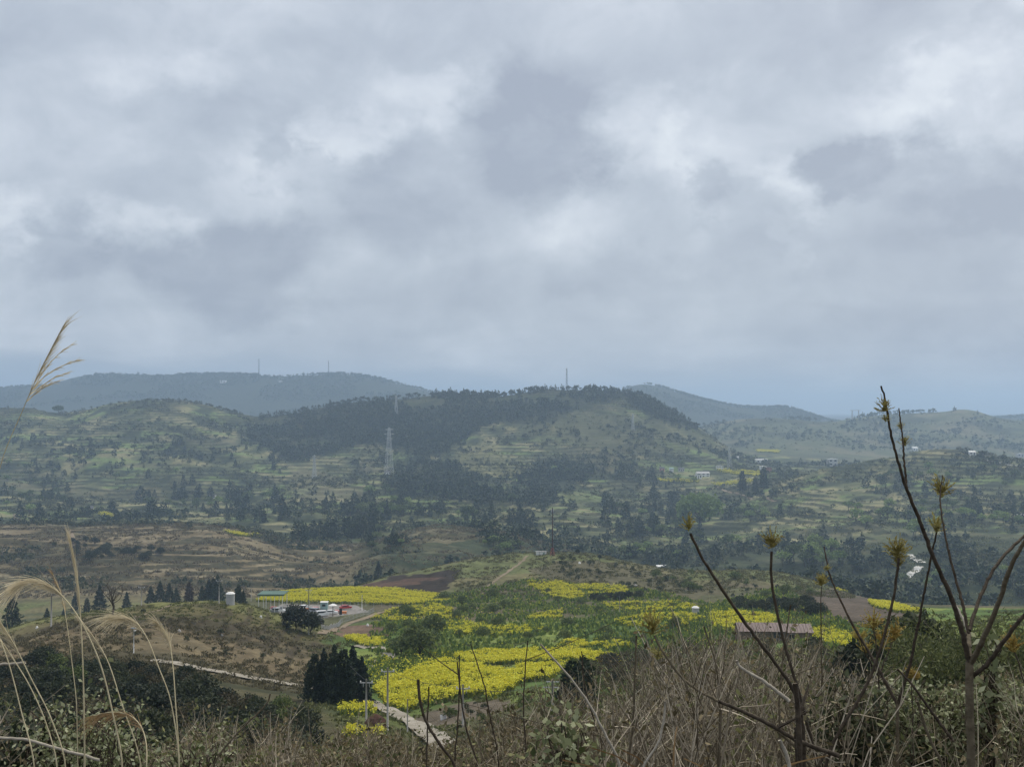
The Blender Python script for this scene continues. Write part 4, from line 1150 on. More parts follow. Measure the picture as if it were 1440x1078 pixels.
tp = scatter_area(670, 1080, 23000, 614, lambda x, y, px, py: ((px < 560) | ((px < 800) & (y > 820)) | (px > 1150)) & (fbm(x / 40, y / 16, 3, 47) > -0.12))
_rt = tp[:, 0] / tp[:, 1] > 0.1
tag(link('hill_grass', merged(TUSS, tp[_rt], 0.8, 2.4, 12, 0.1).mesh('hill_grass', M_TUSSF)), 'rough grass and weeds on the green slope at the right', 'grass', kind='stuff')
tp = tp[~_rt]
tag(link('hill_grass', merged(TUSS, tp, 0.9, 2.6, 10, 0.1).mesh('hill_grass', M_TUSSB)), 'rough reddish brown grass over the terraced hills at the left', 'grass', kind='stuff')
tp = scatter_area(1120, 2300, 22000, 615, lambda x, y, px, py: fbm(x / 70, y / 50, 3, 48) > -0.05)
tag(link('hill_grass', merged(TUSS, tp, 1.2, 3.4, 11, 0.1).mesh('hill_grass', M_TUSSF)), 'rough pale grass and weeds over the distant hills', 'grass', kind='stuff')
tp = scatter_area(120, 300, 14000, 613, lambda x, y, px, py: (px > 430) & (fbm(x / 10, y / 8, 3, 45) > -0.1) & ~inpoly(px, py, [(590, 1010), (640, 990), (740, 984), (690, 1004), (600, 1026)]))
tag(link('meadow_grass', merged(TUSS, tp, 0.3, 0.9, 9, 0.05).mesh('meadow_grass', M_TUSSG)), 'rough green grass between the fields and the lane', 'grass', kind='stuff')


# ------------------------------------------------------------------ near trees with trunk and crown
def near_tree(name, pair, label, cat, px, py, hpx, ymin, h0, leafmat, group=None, Y=None):
    if Y is None:
        g = ground(px, py, ymin)
    else:
        v = at(px, py, Y)
        g = Vector((v.x, v.y, h1(v.x, v.y)))
    h = hpx / F_PX * g.y
    if Y is not None:
        top = at(px, py - hpx, Y)
        h = top.z - g.z
    t = thing(name, label, cat, (g.x, g.y, g.z - 0.1), random.uniform(0, 6.28), group)
    t.scale = (h / h0,) * 3
    link('trunk', pair[0].mesh('trunk', M_BARK), t)
    link('crown', pair[1].mesh('crown', leafmat), t)
    return t


NC = [conifer(40 + k, 8, 2.3, 1500, 0.55) for k in range(3)]
NCY = [conifer(50 + k, 8, 1.8, 1700, 0.5, 1) for k in range(2)]
for k, (px, py, hp, lab) in enumerate([
        (17, 884, 50, 'dark broad conifer at the left end of the row behind the near hill'), (140, 862, 40, 'pointed conifer beside the bare tree behind the near left hill'),
        (66, 876, 22, 'small conifer at the foot of the tall pale pole'), (212, 851, 28, 'conifer right of the pole on the left hill crest'), (238, 849, 30, 'fuller of the conifers between the crest pole and the rusty tree'),
        (294, 848, 34, 'conifer just left of the twin conifer by the tank'), (306, 849, 42, 'tallest conifer left of the white tank on the crest'), (335, 851, 30, 'narrow conifer just right of the white tank on the crest'),
        (178, 856, 24, 'low conifer between the bare tree and the crest pole'), (532, 812, 24, 'lone conifer at the edge of the dark ploughed patch'), (106, 858, 26, 'hazy conifer behind the tallest grass stalk')]):
    near_tree('conifer_tree', NC[k % 3] if k not in (7,) else NCY[0], lab, 'conifer', px, py, hp, 380 if k != 9 else 640, 8, M_CONIFER)
for k, (px, py, hp, lab) in enumerate([(225, 850, 34, 'tall conifer crowding the pole on the left crest'), (248, 849, 24, 'short conifer touching the rusty one on its left'), (284, 849, 26, 'narrow conifer between the rusty one and the twin'), (300, 849, 36, 'middle conifer of the trio left of the white tank'), (122, 864, 24, 'low conifer right of the hazy one behind the grass'), (90, 872, 18, 'smallest conifer right of the tall pale pole'), (342, 851, 22, 'shorter conifer at the right end of the crest row')]):
    near_tree('conifer_tree', (NC + NCY)[k % 5], lab, 'conifer', px, py, hp, 385 + 3 * k, 8, M_CONIFER)
near_tree('conifer_tree', NCY[1], 'rusty brown conifer in the row on the left hill crest', 'conifer', 266, 850, 32, 380, 8, M_CONIFER_RUST)

BIG = [conifer(60 + k, 9, 2.3, 3200, 0.44, 1 if k == 0 else 0) for k in range(3)]
for k, (px, py, hp, yy, lab) in enumerate([
        (442, 985, 66, 137, 'leftmost and lowest conifer of the dark clump by the dirt lane'), (455, 988, 76, 139, 'second conifer from the left in the dark clump by the dirt lane'),
        (470, 990, 82, 141, 'tallest conifer in the dark clump by the dirt lane'), (483, 991, 78, 138, 'conifer right of the tallest one in the dark clump'),
        (496, 991, 82, 142, 'second conifer from the right in the dark clump by the dirt lane'), (509, 992, 68, 139, 'rightmost conifer of the dark clump by the dirt lane')]):
    near_tree('conifer_tree', BIG[k % 3], lab, 'conifer', px, py, hp, yy, 9, M_CONIFER)
near_tree('conifer_tree', NCY[0], 'dark columnar conifer at the right end of the yellow terrace', 'conifer', 804, 1000, 74, 0, 8, M_CONIFER, Y=105)
near_tree('conifer_tree', NCY[1], 'taller dark columnar conifer behind the thicket of dry stems', 'conifer', 820, 1000, 80, 0, 8, M_CONIFER, Y=108)

OV = broadleaf(71, 8, 3.4, 14, 5200, 0.5, 0.1)
near_tree('evergreen_tree', OV, 'dense dark evergreen tree left of the feathery bamboo clump', 'tree', 1288, 960, 106, 0, 8, M_EVERG, Y=75)
near_tree('evergreen_tree', OV, 'lower dark evergreen tree beside the orange leaved sapling', 'tree', 1208, 965, 70, 0, 8, M_EVERG, Y=85)
near_tree('evergreen_tree', broadleaf(72, 8, 3.0, 12, 4200, 0.45, 0.15), 'blue green rounded tree behind the orange leaved sapling', 'tree', 1255, 930, 58, 0, 8, M_BROAD, Y=120)
near_tree('broadleaf_tree', broadleaf(73, 6, 3.6, 14, 5200, 0.42, 0.1), 'big soft green bush tree left of the yellow fields', 'tree', 588, 926, 46, 190, 6, M_SOFT)
near_tree('broadleaf_tree', broadleaf(74, 6, 3.2, 12, 3600, 0.42, 0.1), 'lighter green bush tree above the soft green one', 'tree', 610, 898, 34, 230, 6, M_SOFT)
near_tree('evergreen_tree', broadleaf(75, 5, 3.2, 12, 3000, 0.42, 0.05), 'dark rounded tree in front of the car park', 'tree', 415, 886, 34, 300, 5, M_EVERG)
near_tree('evergreen_tree', broadleaf(76, 5, 2.6, 12, 3000, 0.42, 0.05), 'darker tree beside the concrete pole at the car park', 'tree', 438, 892, 32, 290, 5, M_EVERG)
near_tree('broadleaf_tree', broadleaf(77, 7, 4.5, 16, 2600, 0.7, 0.2), 'largest fresh green tree in the right valley', 'tree', 983, 745, 50, 1000, 7, M_FRESH)
near_tree('conifer_tree', NCY[0], 'block shaped dark cypress below the hamlet fields', 'conifer', 1044, 692, 30, 1200, 8, M_CONIFER)
near_tree('conifer_tree', NCY[1], 'slim dark cypress right of the block shaped one', 'conifer', 1062, 692, 22, 1200, 8, M_CONIFER)
near_tree('conifer_tree', NCY[0], 'crooked dark cypress below the pink walled house', 'conifer', 1074, 688, 32, 1200, 8, M_CONIFER)
near_tree('conifer_tree', NCY[1], 'slim dark cypress standing alone on the valley spur', 'conifer', 626, 702, 20, 1100, 8, M_CONIFER)
near_tree('evergreen_tree', broadleaf(78, 5, 2.2, 8, 1200, 0.45, 0.05), 'dark round bush on the top of the mast hill', 'tree', 812, 779, 8, 560, 5, M_EVERG)
near_tree('evergreen_tree', broadleaf(79, 5, 1.5, 8, 1200, 0.45, 0.05), 'dark upright bush on the right shoulder of the mast hill', 'tree', 843, 788, 10, 520, 5, M_EVERG)
near_tree('broadleaf_tree', broadleaf(80, 5, 3.8, 10, 1200, 0.6, 0.4), 'flat topped tree alone on the left hill skyline', 'tree', 82, 582, 11, 1900, 5, M_BROAD)
near_tree('broadleaf_tree', broadleaf(81, 5, 2.6, 8, 900, 0.6, 0.3), 'dark tree on the summit of the left hill', 'tree', 201, 563, 8, 1900, 5, M_EVERG)

# bamboo and willowy bushes at the right
def bamboo(seed, h, n):
    rng = np.random.default_rng(seed)
    st, lf = MB(), MB()
    for k in range(n):
        a = rng.uniform(0, 6.28)
        b = np.array([math.cos(a), math.sin(a), 0]) * rng.uniform(0, 1.1)
        lean = np.array([math.cos(a), math.sin(a), 0]) * rng.uniform(0.4, 2.4)
        hh = h * rng.uniform(0.6, 1.0)
        t = np.linspace(0, 1, 8)[:, None]
        P = b + lean * t ** 2.2 + np.array([0, 0, hh]) * (t - 0.12 * t ** 3)
        st.tube(P, np.linspace(0.035, 0.008, 8), 4)
        for q in range(170):
            tt = rng.uniform(0.12, 1)
            c = b + lean * tt ** 2.2 + np.array([0, 0, hh]) * (tt - 0.12 * tt ** 3) + rng.normal(0, 0.30, 3) * np.array([1, 1, 0.7])
            lf.leaves(c[None] + rng.normal(0, .08, (3, 3)), 0.24, 0, 0.2, 0.2, rng, rng.normal(size=(3, 3)) + np.array([0, 0, -0.5]))
    return st, lf


M_BAMBOO = mat_leaf('bamboo_leaves', (0.05, 0.064, 0.022), (0.10, 0.12, 0.04), (0.18, 0.20, 0.068), objvar=0.1, spec=0.3)
for k, (px, py, top, Y, lab) in enumerate([(1335, 960, 850, 52, 'feathery bamboo clump behind the forked sapling'), (1390, 960, 838, 56, 'tallest feathery bamboo clump near the right edge'), (1440, 955, 852, 50, 'feathery bamboo clump cut by the right edge'), (1310, 965, 876, 60, 'darker bamboo clump next to the dense evergreen tree')]):
    v = at(px, py, Y)
    z = h1(v.x, v.y)
    h = at(px, top, Y).z - z
    t = thing('bamboo_clump', lab, 'bamboo', (v.x, v.y, z - 0.1), k)
    s = h / 5.0
    t.scale = (s, s, s)
    st, lf = bamboo(90 + k, 5.0, 26)
    link('cane', st.mesh('cane', M_TWIGGREY), t)
    link('foliage', lf.mesh('foliage', M_BAMBOO), t)

# bare tree on the crest of the near left hill
def bare_tree(px, py, hpx, ymin, lab, seed):
    g = ground(px, py, ymin)
    h = hpx / F_PX * g.y
    rng = np.random.default_rng(seed)
    t = thing('bare_tree', lab, 'tree', g)
    tr, br = MB(), MB()
    tr.tube([(0, 0, -0.3), (0.04 * h, 0, h * 0.3), (-0.02 * h, 0, h * 0.55)], [h * 0.035, h * 0.028, h * 0.018], 6)
    for k in range(9):
        a = k * 2.4
        b0 = np.array([0, 0, h * (0.3 + 0.025 * k)])
        e = np.array([math.cos(a) * h * 0.32, math.sin(a) * h * 0.32, h * rng.uniform(0.7, 1.0)])
        P = limb(br, b0, e, h * 0.014, h * 0.004, 0, 5, 0.08, rng)
        for q in range(5):
            s = P[rng.integers(2, 5)]
            limb(br, s, s + rng.normal(0, .11, 3) * h + np.array([0, 0, .08 * h]), h * 0.006, h * 0.002, 0, 3, 0.1, rng)
    link('trunk', tr.mesh('trunk', M_TWIG), t)
    link('branches', br.mesh('branches', M_TWIG), t)


bare_tree(158, 867, 50, 250, 'dark bare tree on the crest of the near left hill', 3)

# ------------------------------------------------------------------ poles, cables, lamp
POLE_TOP = {}


def pole(key, px, top, base, ymin, lab, arm=True, mat=M_CONC, Y=None, r=0.15):
    if Y is None:
        g = ground(px, base, ymin)
    else:
        v = at(px, base, Y)
        g = Vector((v.x, v.y, h1(v.x, v.y)))
    h = at(px, top, g.y).z - g.z
    t = thing('utility_pole', lab, 'pole', g)
    link('post', MB().tube([(0, 0, -0.5), (0, 0, h)], [r, r * 0.65], 6).mesh('post', mat, True), t)
    if arm:
        mb = MB().box((0, 0, h - 0.5), (1.7, 0.1, 0.12))
        mb.box((0.4, 0, h - 0.8), (0.06, 0.06, 0.5)).box((-0.4, 0, h - 0.8), (0.06, 0.06, 0.5))
        link('crossarm', mb.mesh('crossarm', M_STEEL), t)
        for q in (-0.75, 0, 0.75):
            link('insulator', MB().tube([(q, 0, h - 0.44), (q, 0, h - 0.3), (q, 0, h - 0.22)], [0.05, 0.09, 0.04], 6).mesh('insulator', M_WHITE), t)
    POLE_TOP[key] = (g, h)
    return t


pole('a', 72, 836, 881, 260, 'tall pale concrete pole at the left beyond the grass plumes', False, r=0.24)
pole('b', 199, 823, 851, 260, 'concrete pole with crossarm on the left hill crest')
pole('c', 308, 814, 848, 260, 'thin grey pole beside the white tank on the crest')
pole('d', 353, 821, 845, 390, 'short pale pole beyond the white tank', False)
pole('e', 434, 827, 892, 270, 'concrete pole standing before the car park')
pole('f', 515, 954, 1000, 0, 'concrete pole at the right foot of the conifer clump', Y=150)
pole('g', 545, 938, 1020, 0, 'tallest concrete pole beside the concrete lane', Y=146)
pole('h', 573, 982, 1016, 0, 'short thin pole at the edge of the concrete lane', False, Y=146, r=0.1)
pole('i', 651, 962, 1024, 0, 'concrete pole in front of the bare earth bank', Y=140)
pole('j', 509, 836, 858, 380, 'thin white pole by the car park fence', False, M_WHITE)
pole('k', 871, 838, 868, 300, 'thin pole among the green terraces', False, r=0.1)
# H frame pole with a platform
v = at(777, 1020, 122)
g = Vector((v.x, v.y, h1(v.x, v.y)))
h = at(777, 954, 122).z - g.z
t = thing('utility_pole', 'pole with double crossarms half hidden by dry stems', 'pole', g)
link('post', MB().tube([(0, 0, -0.5), (0, 0, h)], [0.14, 0.1], 6).mesh('post', M_CONC, True), t)
for dz, w in ((0.3, 1.4), (0.9, 2.0)):
    link('crossarm', MB().box((0, 0, h - dz), (w, 0.1, 0.1)).mesh('crossarm', M_STEEL), t)
link('brace', MB().tube([(-0.9, 0, h - 0.9), (0, 0, h - 1.7)], 0.035, 4).tube([(0.9, 0, h - 0.9), (0, 0, h - 1.7)], 0.035, 4).mesh('brace', M_STEEL), t)
POLE_TOP['l'] = (g, h)


def cable(a, b, lab, sag=0.9, off=0.0):
    (g0, z0), (g1, z1) = POLE_TOP[a], POLE_TOP[b]
    p, q = g0 + Vector((off, 0, z0 - 0.25)), g1 + Vector((off, 0, z1 - 0.25))
    m = (p + q) / 2
    P = [tuple(p.lerp(q, s) - Vector((0, 0, 4 * sag * s * (1 - s))) - m) for s in np.linspace(0, 1, 13)]
    tag(link('power_cable', MB().tube(P, 0.022, 4).mesh('power_cable', M_DARKSTEEL), None, m), lab, 'cable')


cable('a', 'b', 'dark cable strung from the tall left pole to the crest pole', 1.6)
cable('b', 'c', 'dark cable strung along the left crest to the tank pole', 1.2)
cable('c', 'e', 'dark cable running from the tank pole to the car park pole', 1.6)
cable('e', 'f', 'dark cable dropping from the car park pole to the conifer clump', 3)
cable('f', 'g', 'short dark cable between the two poles beside the lane', .3)
cable('g', 'i', 'dark cable across the concrete lane below the largest field', .6)
cable('i', 'l', 'dark cable from the earth bank pole to the double crossarm pole', .8)

g = ground(188, 921, 200)
h = 37 / F_PX * g.y
t = thing('street_lamp', 'white solar street lamp on the near left slope', 'street lamp', g)
link('post', MB().tube([(0, 0, -0.4), (0, 0, h)], [0.1, 0.07], 6).mesh('post', M_WHITE, True), t)
link('solar_panel', MB().box((0.1, -0.1, h + 0.12), (1.25, 0.5, 0.07)).mesh('solar_panel', M_SOLAR), t)
link('lamp_head', MB().box((0.35, -0.35, h - 0.35), (0.28, 0.6, 0.1)).box((0.17, -0.05, h - 0.37), (0.4, 0.06, 0.06)).mesh('lamp_head', M_WHITE), t)


def tank(px, base, top, wpx, ymin, lab):
    g = ground(px, base, ymin)
    s = g.y / F_PX
    h, r = (base - top) * s, wpx * s / 2
    t = thing('water_tank', lab, 'tank', g)
    th = [0.0, 0.02, 0.78, 0.82]
    link('tank_body', MB().tube([(0, 0, -0.4), (0, 0, h * 0.05), (0, 0, h * 0.82)], [r, r, r], 16).mesh('tank_body', M_GREYW, False), t)
    link('tank_lid', MB().tube([(0, 0, h * 0.82), (0, 0, h * 0.86), (0, 0, h * 0.97), (0, 0, h)], [r * 1.08, r * 1.1, r * 0.6, r * 0.05], 16).mesh('tank_lid', M_WHITE, False), t)
    link('ladder', MB().box((r * 0.2, -r - 0.1, h * 0.4), (0.06, 0.05, h * 0.8)).box((r * 0.2 + 0.4, -r - 0.1, h * 0.4), (0.06, 0.05, h * 0.8)).mesh('ladder', M_STEEL), t)


tank(324, 850, 832, 12, 260, 'grey round water tank with white lid on the left crest')
tank(978, 867, 852, 10, 260, 'white round water tank on the green terraces')


# ------------------------------------------------------------------ masts and pylons
def lattice(mb, h, w0, w1, bays, r):
    zs = [h * (1 - (1 - k / bays) ** 1.15) for k in range(bays + 1)]
    ws = [w0 + (w1 - w0) * z / h for z in zs]
    cs = ((-.5, -.5), (.5, -.5), (.5, .5), (-.5, .5))
    for k in range(bays):
        for q in range(4):
            a, b = cs[q], cs[(q + 1) % 4]
            p0 = (a[0] * ws[k], a[1] * ws[k], zs[k])
            mb.tube([p0, (a[0] * ws[k + 1], a[1] * ws[k + 1], zs[k + 1])], r, 4)
            mb.tube([p0, (b[0] * ws[k + 1], b[1] * ws[k + 1], zs[k + 1])], r * 0.6, 4)
            mb.tube([(b[0] * ws[k], b[1] * ws[k], zs[k]), (a[0] * ws[k + 1], a[1] * ws[k + 1], zs[k + 1])], r * 0.6, 4)
            mb.tube([(a[0] * ws[k + 1], a[1] * ws[k + 1], zs[k + 1]), (b[0] * ws[k + 1], b[1] * ws[k + 1], zs[k + 1])], r * 0.6, 4)
    return mb


def pylon(px, top, base, ymin, lab, w=0.16, arms=3, r=0.28, rz=0.5):
    g = ground(px, base, ymin)
    h = (base - top) / F_PX * g.y
    t = thing('electricity_pylon', lab, 'pylon', g, rz)
    link('lattice_tower', lattice(MB(), h, h * w, h * 0.035, 8, r).mesh('lattice_tower', M_STEEL), t)
    for k in range(arms):
        z, L = h * (0.97 - 0.10 * k), h * (0.09 + 0.03 * (k == 1))
        mb = MB()
        for s in (-1, 1):
            mb.tube([(0, 0.02 * h, z), (s * L, 0, z - 0.01 * h)], r * 0.8, 4).tube([(0, -0.02 * h, z), (s * L, 0, z - 0.01 * h)], r * 0.8, 4).tube([(0, 0, z - 0.035 * h), (s * L, 0, z - 0.01 * h)], r * 0.7, 4)
        link('crossarm', mb.mesh('crossarm', M_STEEL), t)
    return t


pylon(547, 602, 666, 1150, 'tallest pale steel pylon at the foot of the wooded hill', arms=3)
pylon(442, 640, 674, 1150, 'short pale steel pylon on the brown spur left of the tallest one', r=0.25)
pylon(557, 556, 582, 1900, 'faint steel pylon high on the wooded hill', r=0.3)
pylon(1026, 628, 660, 1500, 'thin grey pylon among the hamlet fields', r=0.2)
pylon(890, 582, 606, 1900, 'faint pylon on the bare right shoulder of the big hill', r=0.25)


def portal_pylon(px, top, base, ymin, lab):
    g = ground(px, base, ymin)
    h = (base - top) / F_PX * g.y
    t = thing('electricity_pylon', lab, 'pylon', g)
    for s in (-1, 1):
        o = link('lattice_tower', lattice(MB(), h, h * 0.14, h * 0.06, 5, 0.3).mesh('lattice_tower', M_STEEL), t, (s * h * 0.3, 0, 0))
    link('crossarm', MB().box((0, 0, h), (h * 1.0, 0.8, 1.2)).mesh('crossarm', M_STEEL), t)


portal_pylon(1203, 577, 592, 3100, 'two legged portal pylon on the hazy right skyline')


def mast(px, top, base, ymin, lab, r=0.5):
    g = ground(px, base, ymin)
    h = (base - top) / F_PX * g.y
    t = thing('radio_mast', lab, 'mast', g)
    link('lattice_tower', lattice(MB(), h, 3.2, 1.6, 8, r * 0.35).mesh('lattice_tower', M_DARKSTEEL), t)
    link('antenna', MB().tube([(0, 0, h * 0.97), (0, 0, h * 1.06)], 0.25, 6).box((1.0, 0, h * 0.92), (0.6, 0.6, 2.6)).box((-1.0, 0, h * 0.86), (0.6, 0.6, 2.6)).mesh('antenna', M_STEEL), t)


mast(364, 505, 530, 4600, 'thin radio mast on the far left ridge', 1.0)
mast(462, 508, 531, 4600, 'thin radio mast near the summit of the far left ridge', 1.0)
mast(797, 518, 549, 2200, 'thin radio mast rising from the wooded summit', 0.6)
mast(914, 526, 541, 4600, 'small radio mast on the far right peak', 1.0)

# mast on the near hill: tubular, dark above a red foot, inside a railing
g = ground(777, 781, 560)
MAST_Y = g.y
h = at(777, 713, MAST_Y).z - g.z
t = thing('telecom_mast', 'dark red telecom mast on top of the middle hill', 'mast', g)
link('pole', MB().tube([(0, 0, -0.5), (0, 0, h * 0.5), (0, 0, h)], [0.34, 0.27, 0.16], 6).mesh('pole', mat_noise('dark_red_paint', (0.05, 0.03, 0.03), (0.085, 0.045, 0.042), 1)), t)
link('foot_frame', lattice(MB(), 4.2, 2.6, 0.9, 3, 0.1).mesh('foot_frame', M_REDSTEEL), t)
link('antenna', MB().box((0.5, 0, h - 1.6), (0.3, 0.3, 1.9)).box((-0.5, 0, h - 1.6), (0.3, 0.3, 1.9)).box((0, 0.5, h - 1.6), (0.3, 0.3, 1.9)).mesh('antenna', M_GREYW), t)
g2 = ground(761, 780, 560)
t = thing('equipment_cabin', 'low white equipment cabin beside the dark red mast', 'cabin', g2)
link('wall', MB().box((0, 0, 0.75), (5.6, 2.2, 1.7)).mesh('wall', M_WHITE), t)
link('roof', MB().box((0, 0, 1.7), (6.0, 2.6, 0.2)).mesh('roof', M_GREYW), t)
link('door', MB().box((1.4, -1.13, 0.7), (0.9, 0.06, 1.4)).mesh('door', M_TEAL), t)


def fence(name, lab, pts, ymin, hgt, gap, postm, barm, rails=2, prad=0.05, pick=0.0):
    P = [ground(px, py, ymin) for px, py in pts]
    d = [0.0]
    for a, b in zip(P, P[1:]):
        d.append(d[-1] + (b - a).length)
    n = max(int(d[-1] / gap), 2)
    q = []
    for s in np.linspace(0, d[-1], n + 1):
        x, y = np.interp(s, d, [p.x for p in P]), np.interp(s, d, [p.y for p in P])
        q.append(Vector((x, y, h1(x, y))))
    t = thing(name, lab, 'fence', q[0])
    o = q[0]
    for p in q[:90]:
        link('post', MB().box(tuple(p - o + Vector((0, 0, hgt / 2 - 0.15))), (prad * 2, prad * 2, hgt + 0.3)).mesh('post', postm), t)
    for k in range(rails):
        z = hgt * (0.95 - 0.75 * k / max(rails - 1, 1))
        link('rail', MB().tube([tuple(p - o + Vector((0, 0, z))) for p in q], prad * 0.6, 4).mesh('rail', barm), t)
    if pick:
        mb = MB()
        for a, b in zip(q, q[1:]):
            m = max(int((b - a).length / pick), 1)
            for k in range(m):
                c = a.lerp(b, k / m) - o
                mb.box((c.x, c.y, c.z + hgt * 0.5), (0.05, 0.05, hgt * 0.95))
        link('pickets', mb.mesh('pickets', barm), t)


fence('railing', 'dark railing round the mast compound on the hill top', [(745, 781), (790, 780), (830, 781)], 560, 2.0, 2.5, M_DARKSTEEL, M_DARKSTEEL, 2, 0.06)
fence('picket_fence', 'white picket fence sloping along the car park edge', [(452, 884), (480, 876), (510, 866), (526, 860)], 300, 1.7, 2.6, M_GREYW, M_GREYW, 2, 0.05, 0.6)
fence('wire_fence', 'dark wire fence behind the car park below the field', [(400, 852), (440, 851), (490, 851), (530, 853), (560, 853)], 395, 1.6, 3.0, M_STEEL, M_DARKSTEEL, 3, 0.05)


# ------------------------------------------------------------------ houses
def house(px, py, wpx, hpx, ymin, lab, wall=M_WHITE, roof=M_TILE, rz=0.0, depth=0.6, gable=True, cols=3, floors=1, cat='house', name='house', flat=False):
    g = ground(px, py, ymin)
    s = g.y / F_PX
    w, h = wpx * s, hpx * s
    dp = w * depth
    wh = h * (0.68 if gable else 0.9)
    t = thing(name, lab, cat, (g.x, g.y, g.z), rz)
    link('wall', MB().box((0, 0, wh / 2 - 0.5), (w, dp, wh + 1.0)).mesh('wall', wall), t)
    mb = MB()
    if gable:
        o, e = dp / 2 + 0.5, w / 2 + 0.4
        V = []
        for x in (-e, e):
            V += [(x, -o, wh - 0.1), (x, 0, h), (x, o, wh - 0.1), (x, o, wh - 0.28), (x, 0, h - 0.2), (x, -o, wh - 0.28)]
        mb.add(V, [(0, 1, 7, 6), (1, 2, 8, 7), (2, 3, 9, 8), (3, 4, 10, 9), (4, 5, 11, 10), (5, 0, 6, 11), (0, 5, 4, 1), (1, 4, 3, 2), (6, 7, 10, 11), (7, 8, 9, 10)])
        gm = MB()
        for x in (-w / 2, w / 2):
            gm.add([(x, -dp / 2, wh), (x, dp / 2, wh), (x, 0.01, h - 0.3), (x, -0.01, h - 0.3)], [(0, 1, 2, 3)])
        link('gable', gm.mesh('gable', wall), t)
    else:
        mb.box((0, 0, wh + 0.15), (w + 0.8, dp + 0.8, 0.3)).box((0, 0, wh + 0.6), (w * 0.3, dp * 0.4, 0.8))
    link('roof', mb.mesh('roof', roof), t)
    fh = wh / floors
    for f in range(floors):
        for c in range(cols):
            x = (c + 0.5) / cols * w - w / 2
            if f == 0 and c == cols // 2:
                link('door', MB().box((x, -dp / 2 - 0.02, fh * 0.36), (w / cols * 0.34, 0.1, fh * 0.72)).mesh('door', M_DARKSTEEL), t)
            else:
                wd = link('window', MB().box((x, -dp / 2 - 0.01, fh * (f + 0.55)), (w / cols * 0.5, 0.08, fh * 0.42)).mesh('window', M_GLASS), t)
                link('sill', MB().box((x, -dp / 2 - 0.08, fh * (f + 0.31)), (w / cols * 0.56, 0.2, 0.1)).mesh('sill', M_GREYW), wd)
    return t


house(545, 667, 9, 5, 1150, 'white cottage at the foot of the tallest pylon')
house(127, 722, 7, 11, 1050, 'white gabled house beside the yellow patch on the left valley floor', rz=0.5, depth=0.9, cols=2)
house(298, 700, 11, 5, 1050, 'pale long house among the left valley conifers')
house(387, 700, 11, 4, 1050, 'low pale shed right of the long house in the left valley', gable=False)
for px, py, w, hh, lab, wl, rf, gb, fl in [
        (988, 670, 18, 7, 'long white building with greyish roof in the hamlet', M_WHITE, M_GREYW, True, 2), (982, 673, 9, 6, 'small white annexe below the long hamlet building', M_WHITE, M_TILE, False, 1),
        (1012, 661, 9, 6, 'small white two windowed house left of the yellow strips', M_WHITE, M_GREYW, False, 2), (1034, 646, 9, 5, 'pale house on the slope above the hamlet', M_WHITE, M_GREYW, True, 1),
        (1070, 651, 17, 6, 'long white house highest in the hamlet', M_WHITE, M_GREYW, True, 1), (1073, 661, 9, 6, 'white flat roofed house left of the pink wall', M_WHITE, M_WHITE, False, 2),
        (1081, 664, 8, 8, 'house with pinkish brick wall', M_REDW, M_TILE, False, 2), (944, 663, 6, 6, 'white house with teal shutter at the hamlet edge', M_WHITE, M_TEAL, True, 2),
        (931, 663, 7, 6, 'leftmost small pinkish house of the hamlet', M_PINKP, M_TILE, True, 1), (958, 662, 8, 5, 'grey house between the hamlet edge and the long building', M_GREYW, M_TILE, True, 1)]:
    house(px, py, w, hh, 1300, lab, wl, rf, random.uniform(-.2, .2), 0.6, gb, 3, fl)
house(1170, 655, 13, 11, 1200, 'tall pale house with flat roof on the right spur', M_GREYW, M_WHITE, 0.1, 0.7, False, 2, 2)
house(1366, 640, 10, 6, 1400, 'white house on the crest of the right hill', M_WHITE, M_WHITE, 0.2, 0.7, True, 2, 1)
house(1286, 634, 8, 6, 1900, 'white house below the hazy ridge left of the crest house', M_WHITE, M_WHITE, 0.2, 0.7, True, 2, 1)
house(1434, 643, 9, 5, 1300, 'pale shed at the right edge of the crest', M_GREYW, M_WHITE, 0.1, 0.7, False, 2, 1)
house(1436, 728, 9, 5, 1000, 'pale shed on the green slope at the right edge', M_WHITE, M_WHITE, 0.1, 0.7, False, 2, 1)
house(930, 799, 14, 5, 620, 'pale low roof behind the right shoulder of the mast hill', M_GREYW, M_WHITE, 0.1, 0.7, True, 2, 1)
house(314, 539, 8, 4, 4600, 'tiny white building on the far left ridge', M_WHITE, M_WHITE, 0, 0.7, False, 2, 1)
house(394, 540, 5, 3, 4600, 'tinier pale building right along the far left ridge', M_WHITE, M_WHITE, 0, 0.7, False, 2, 1)

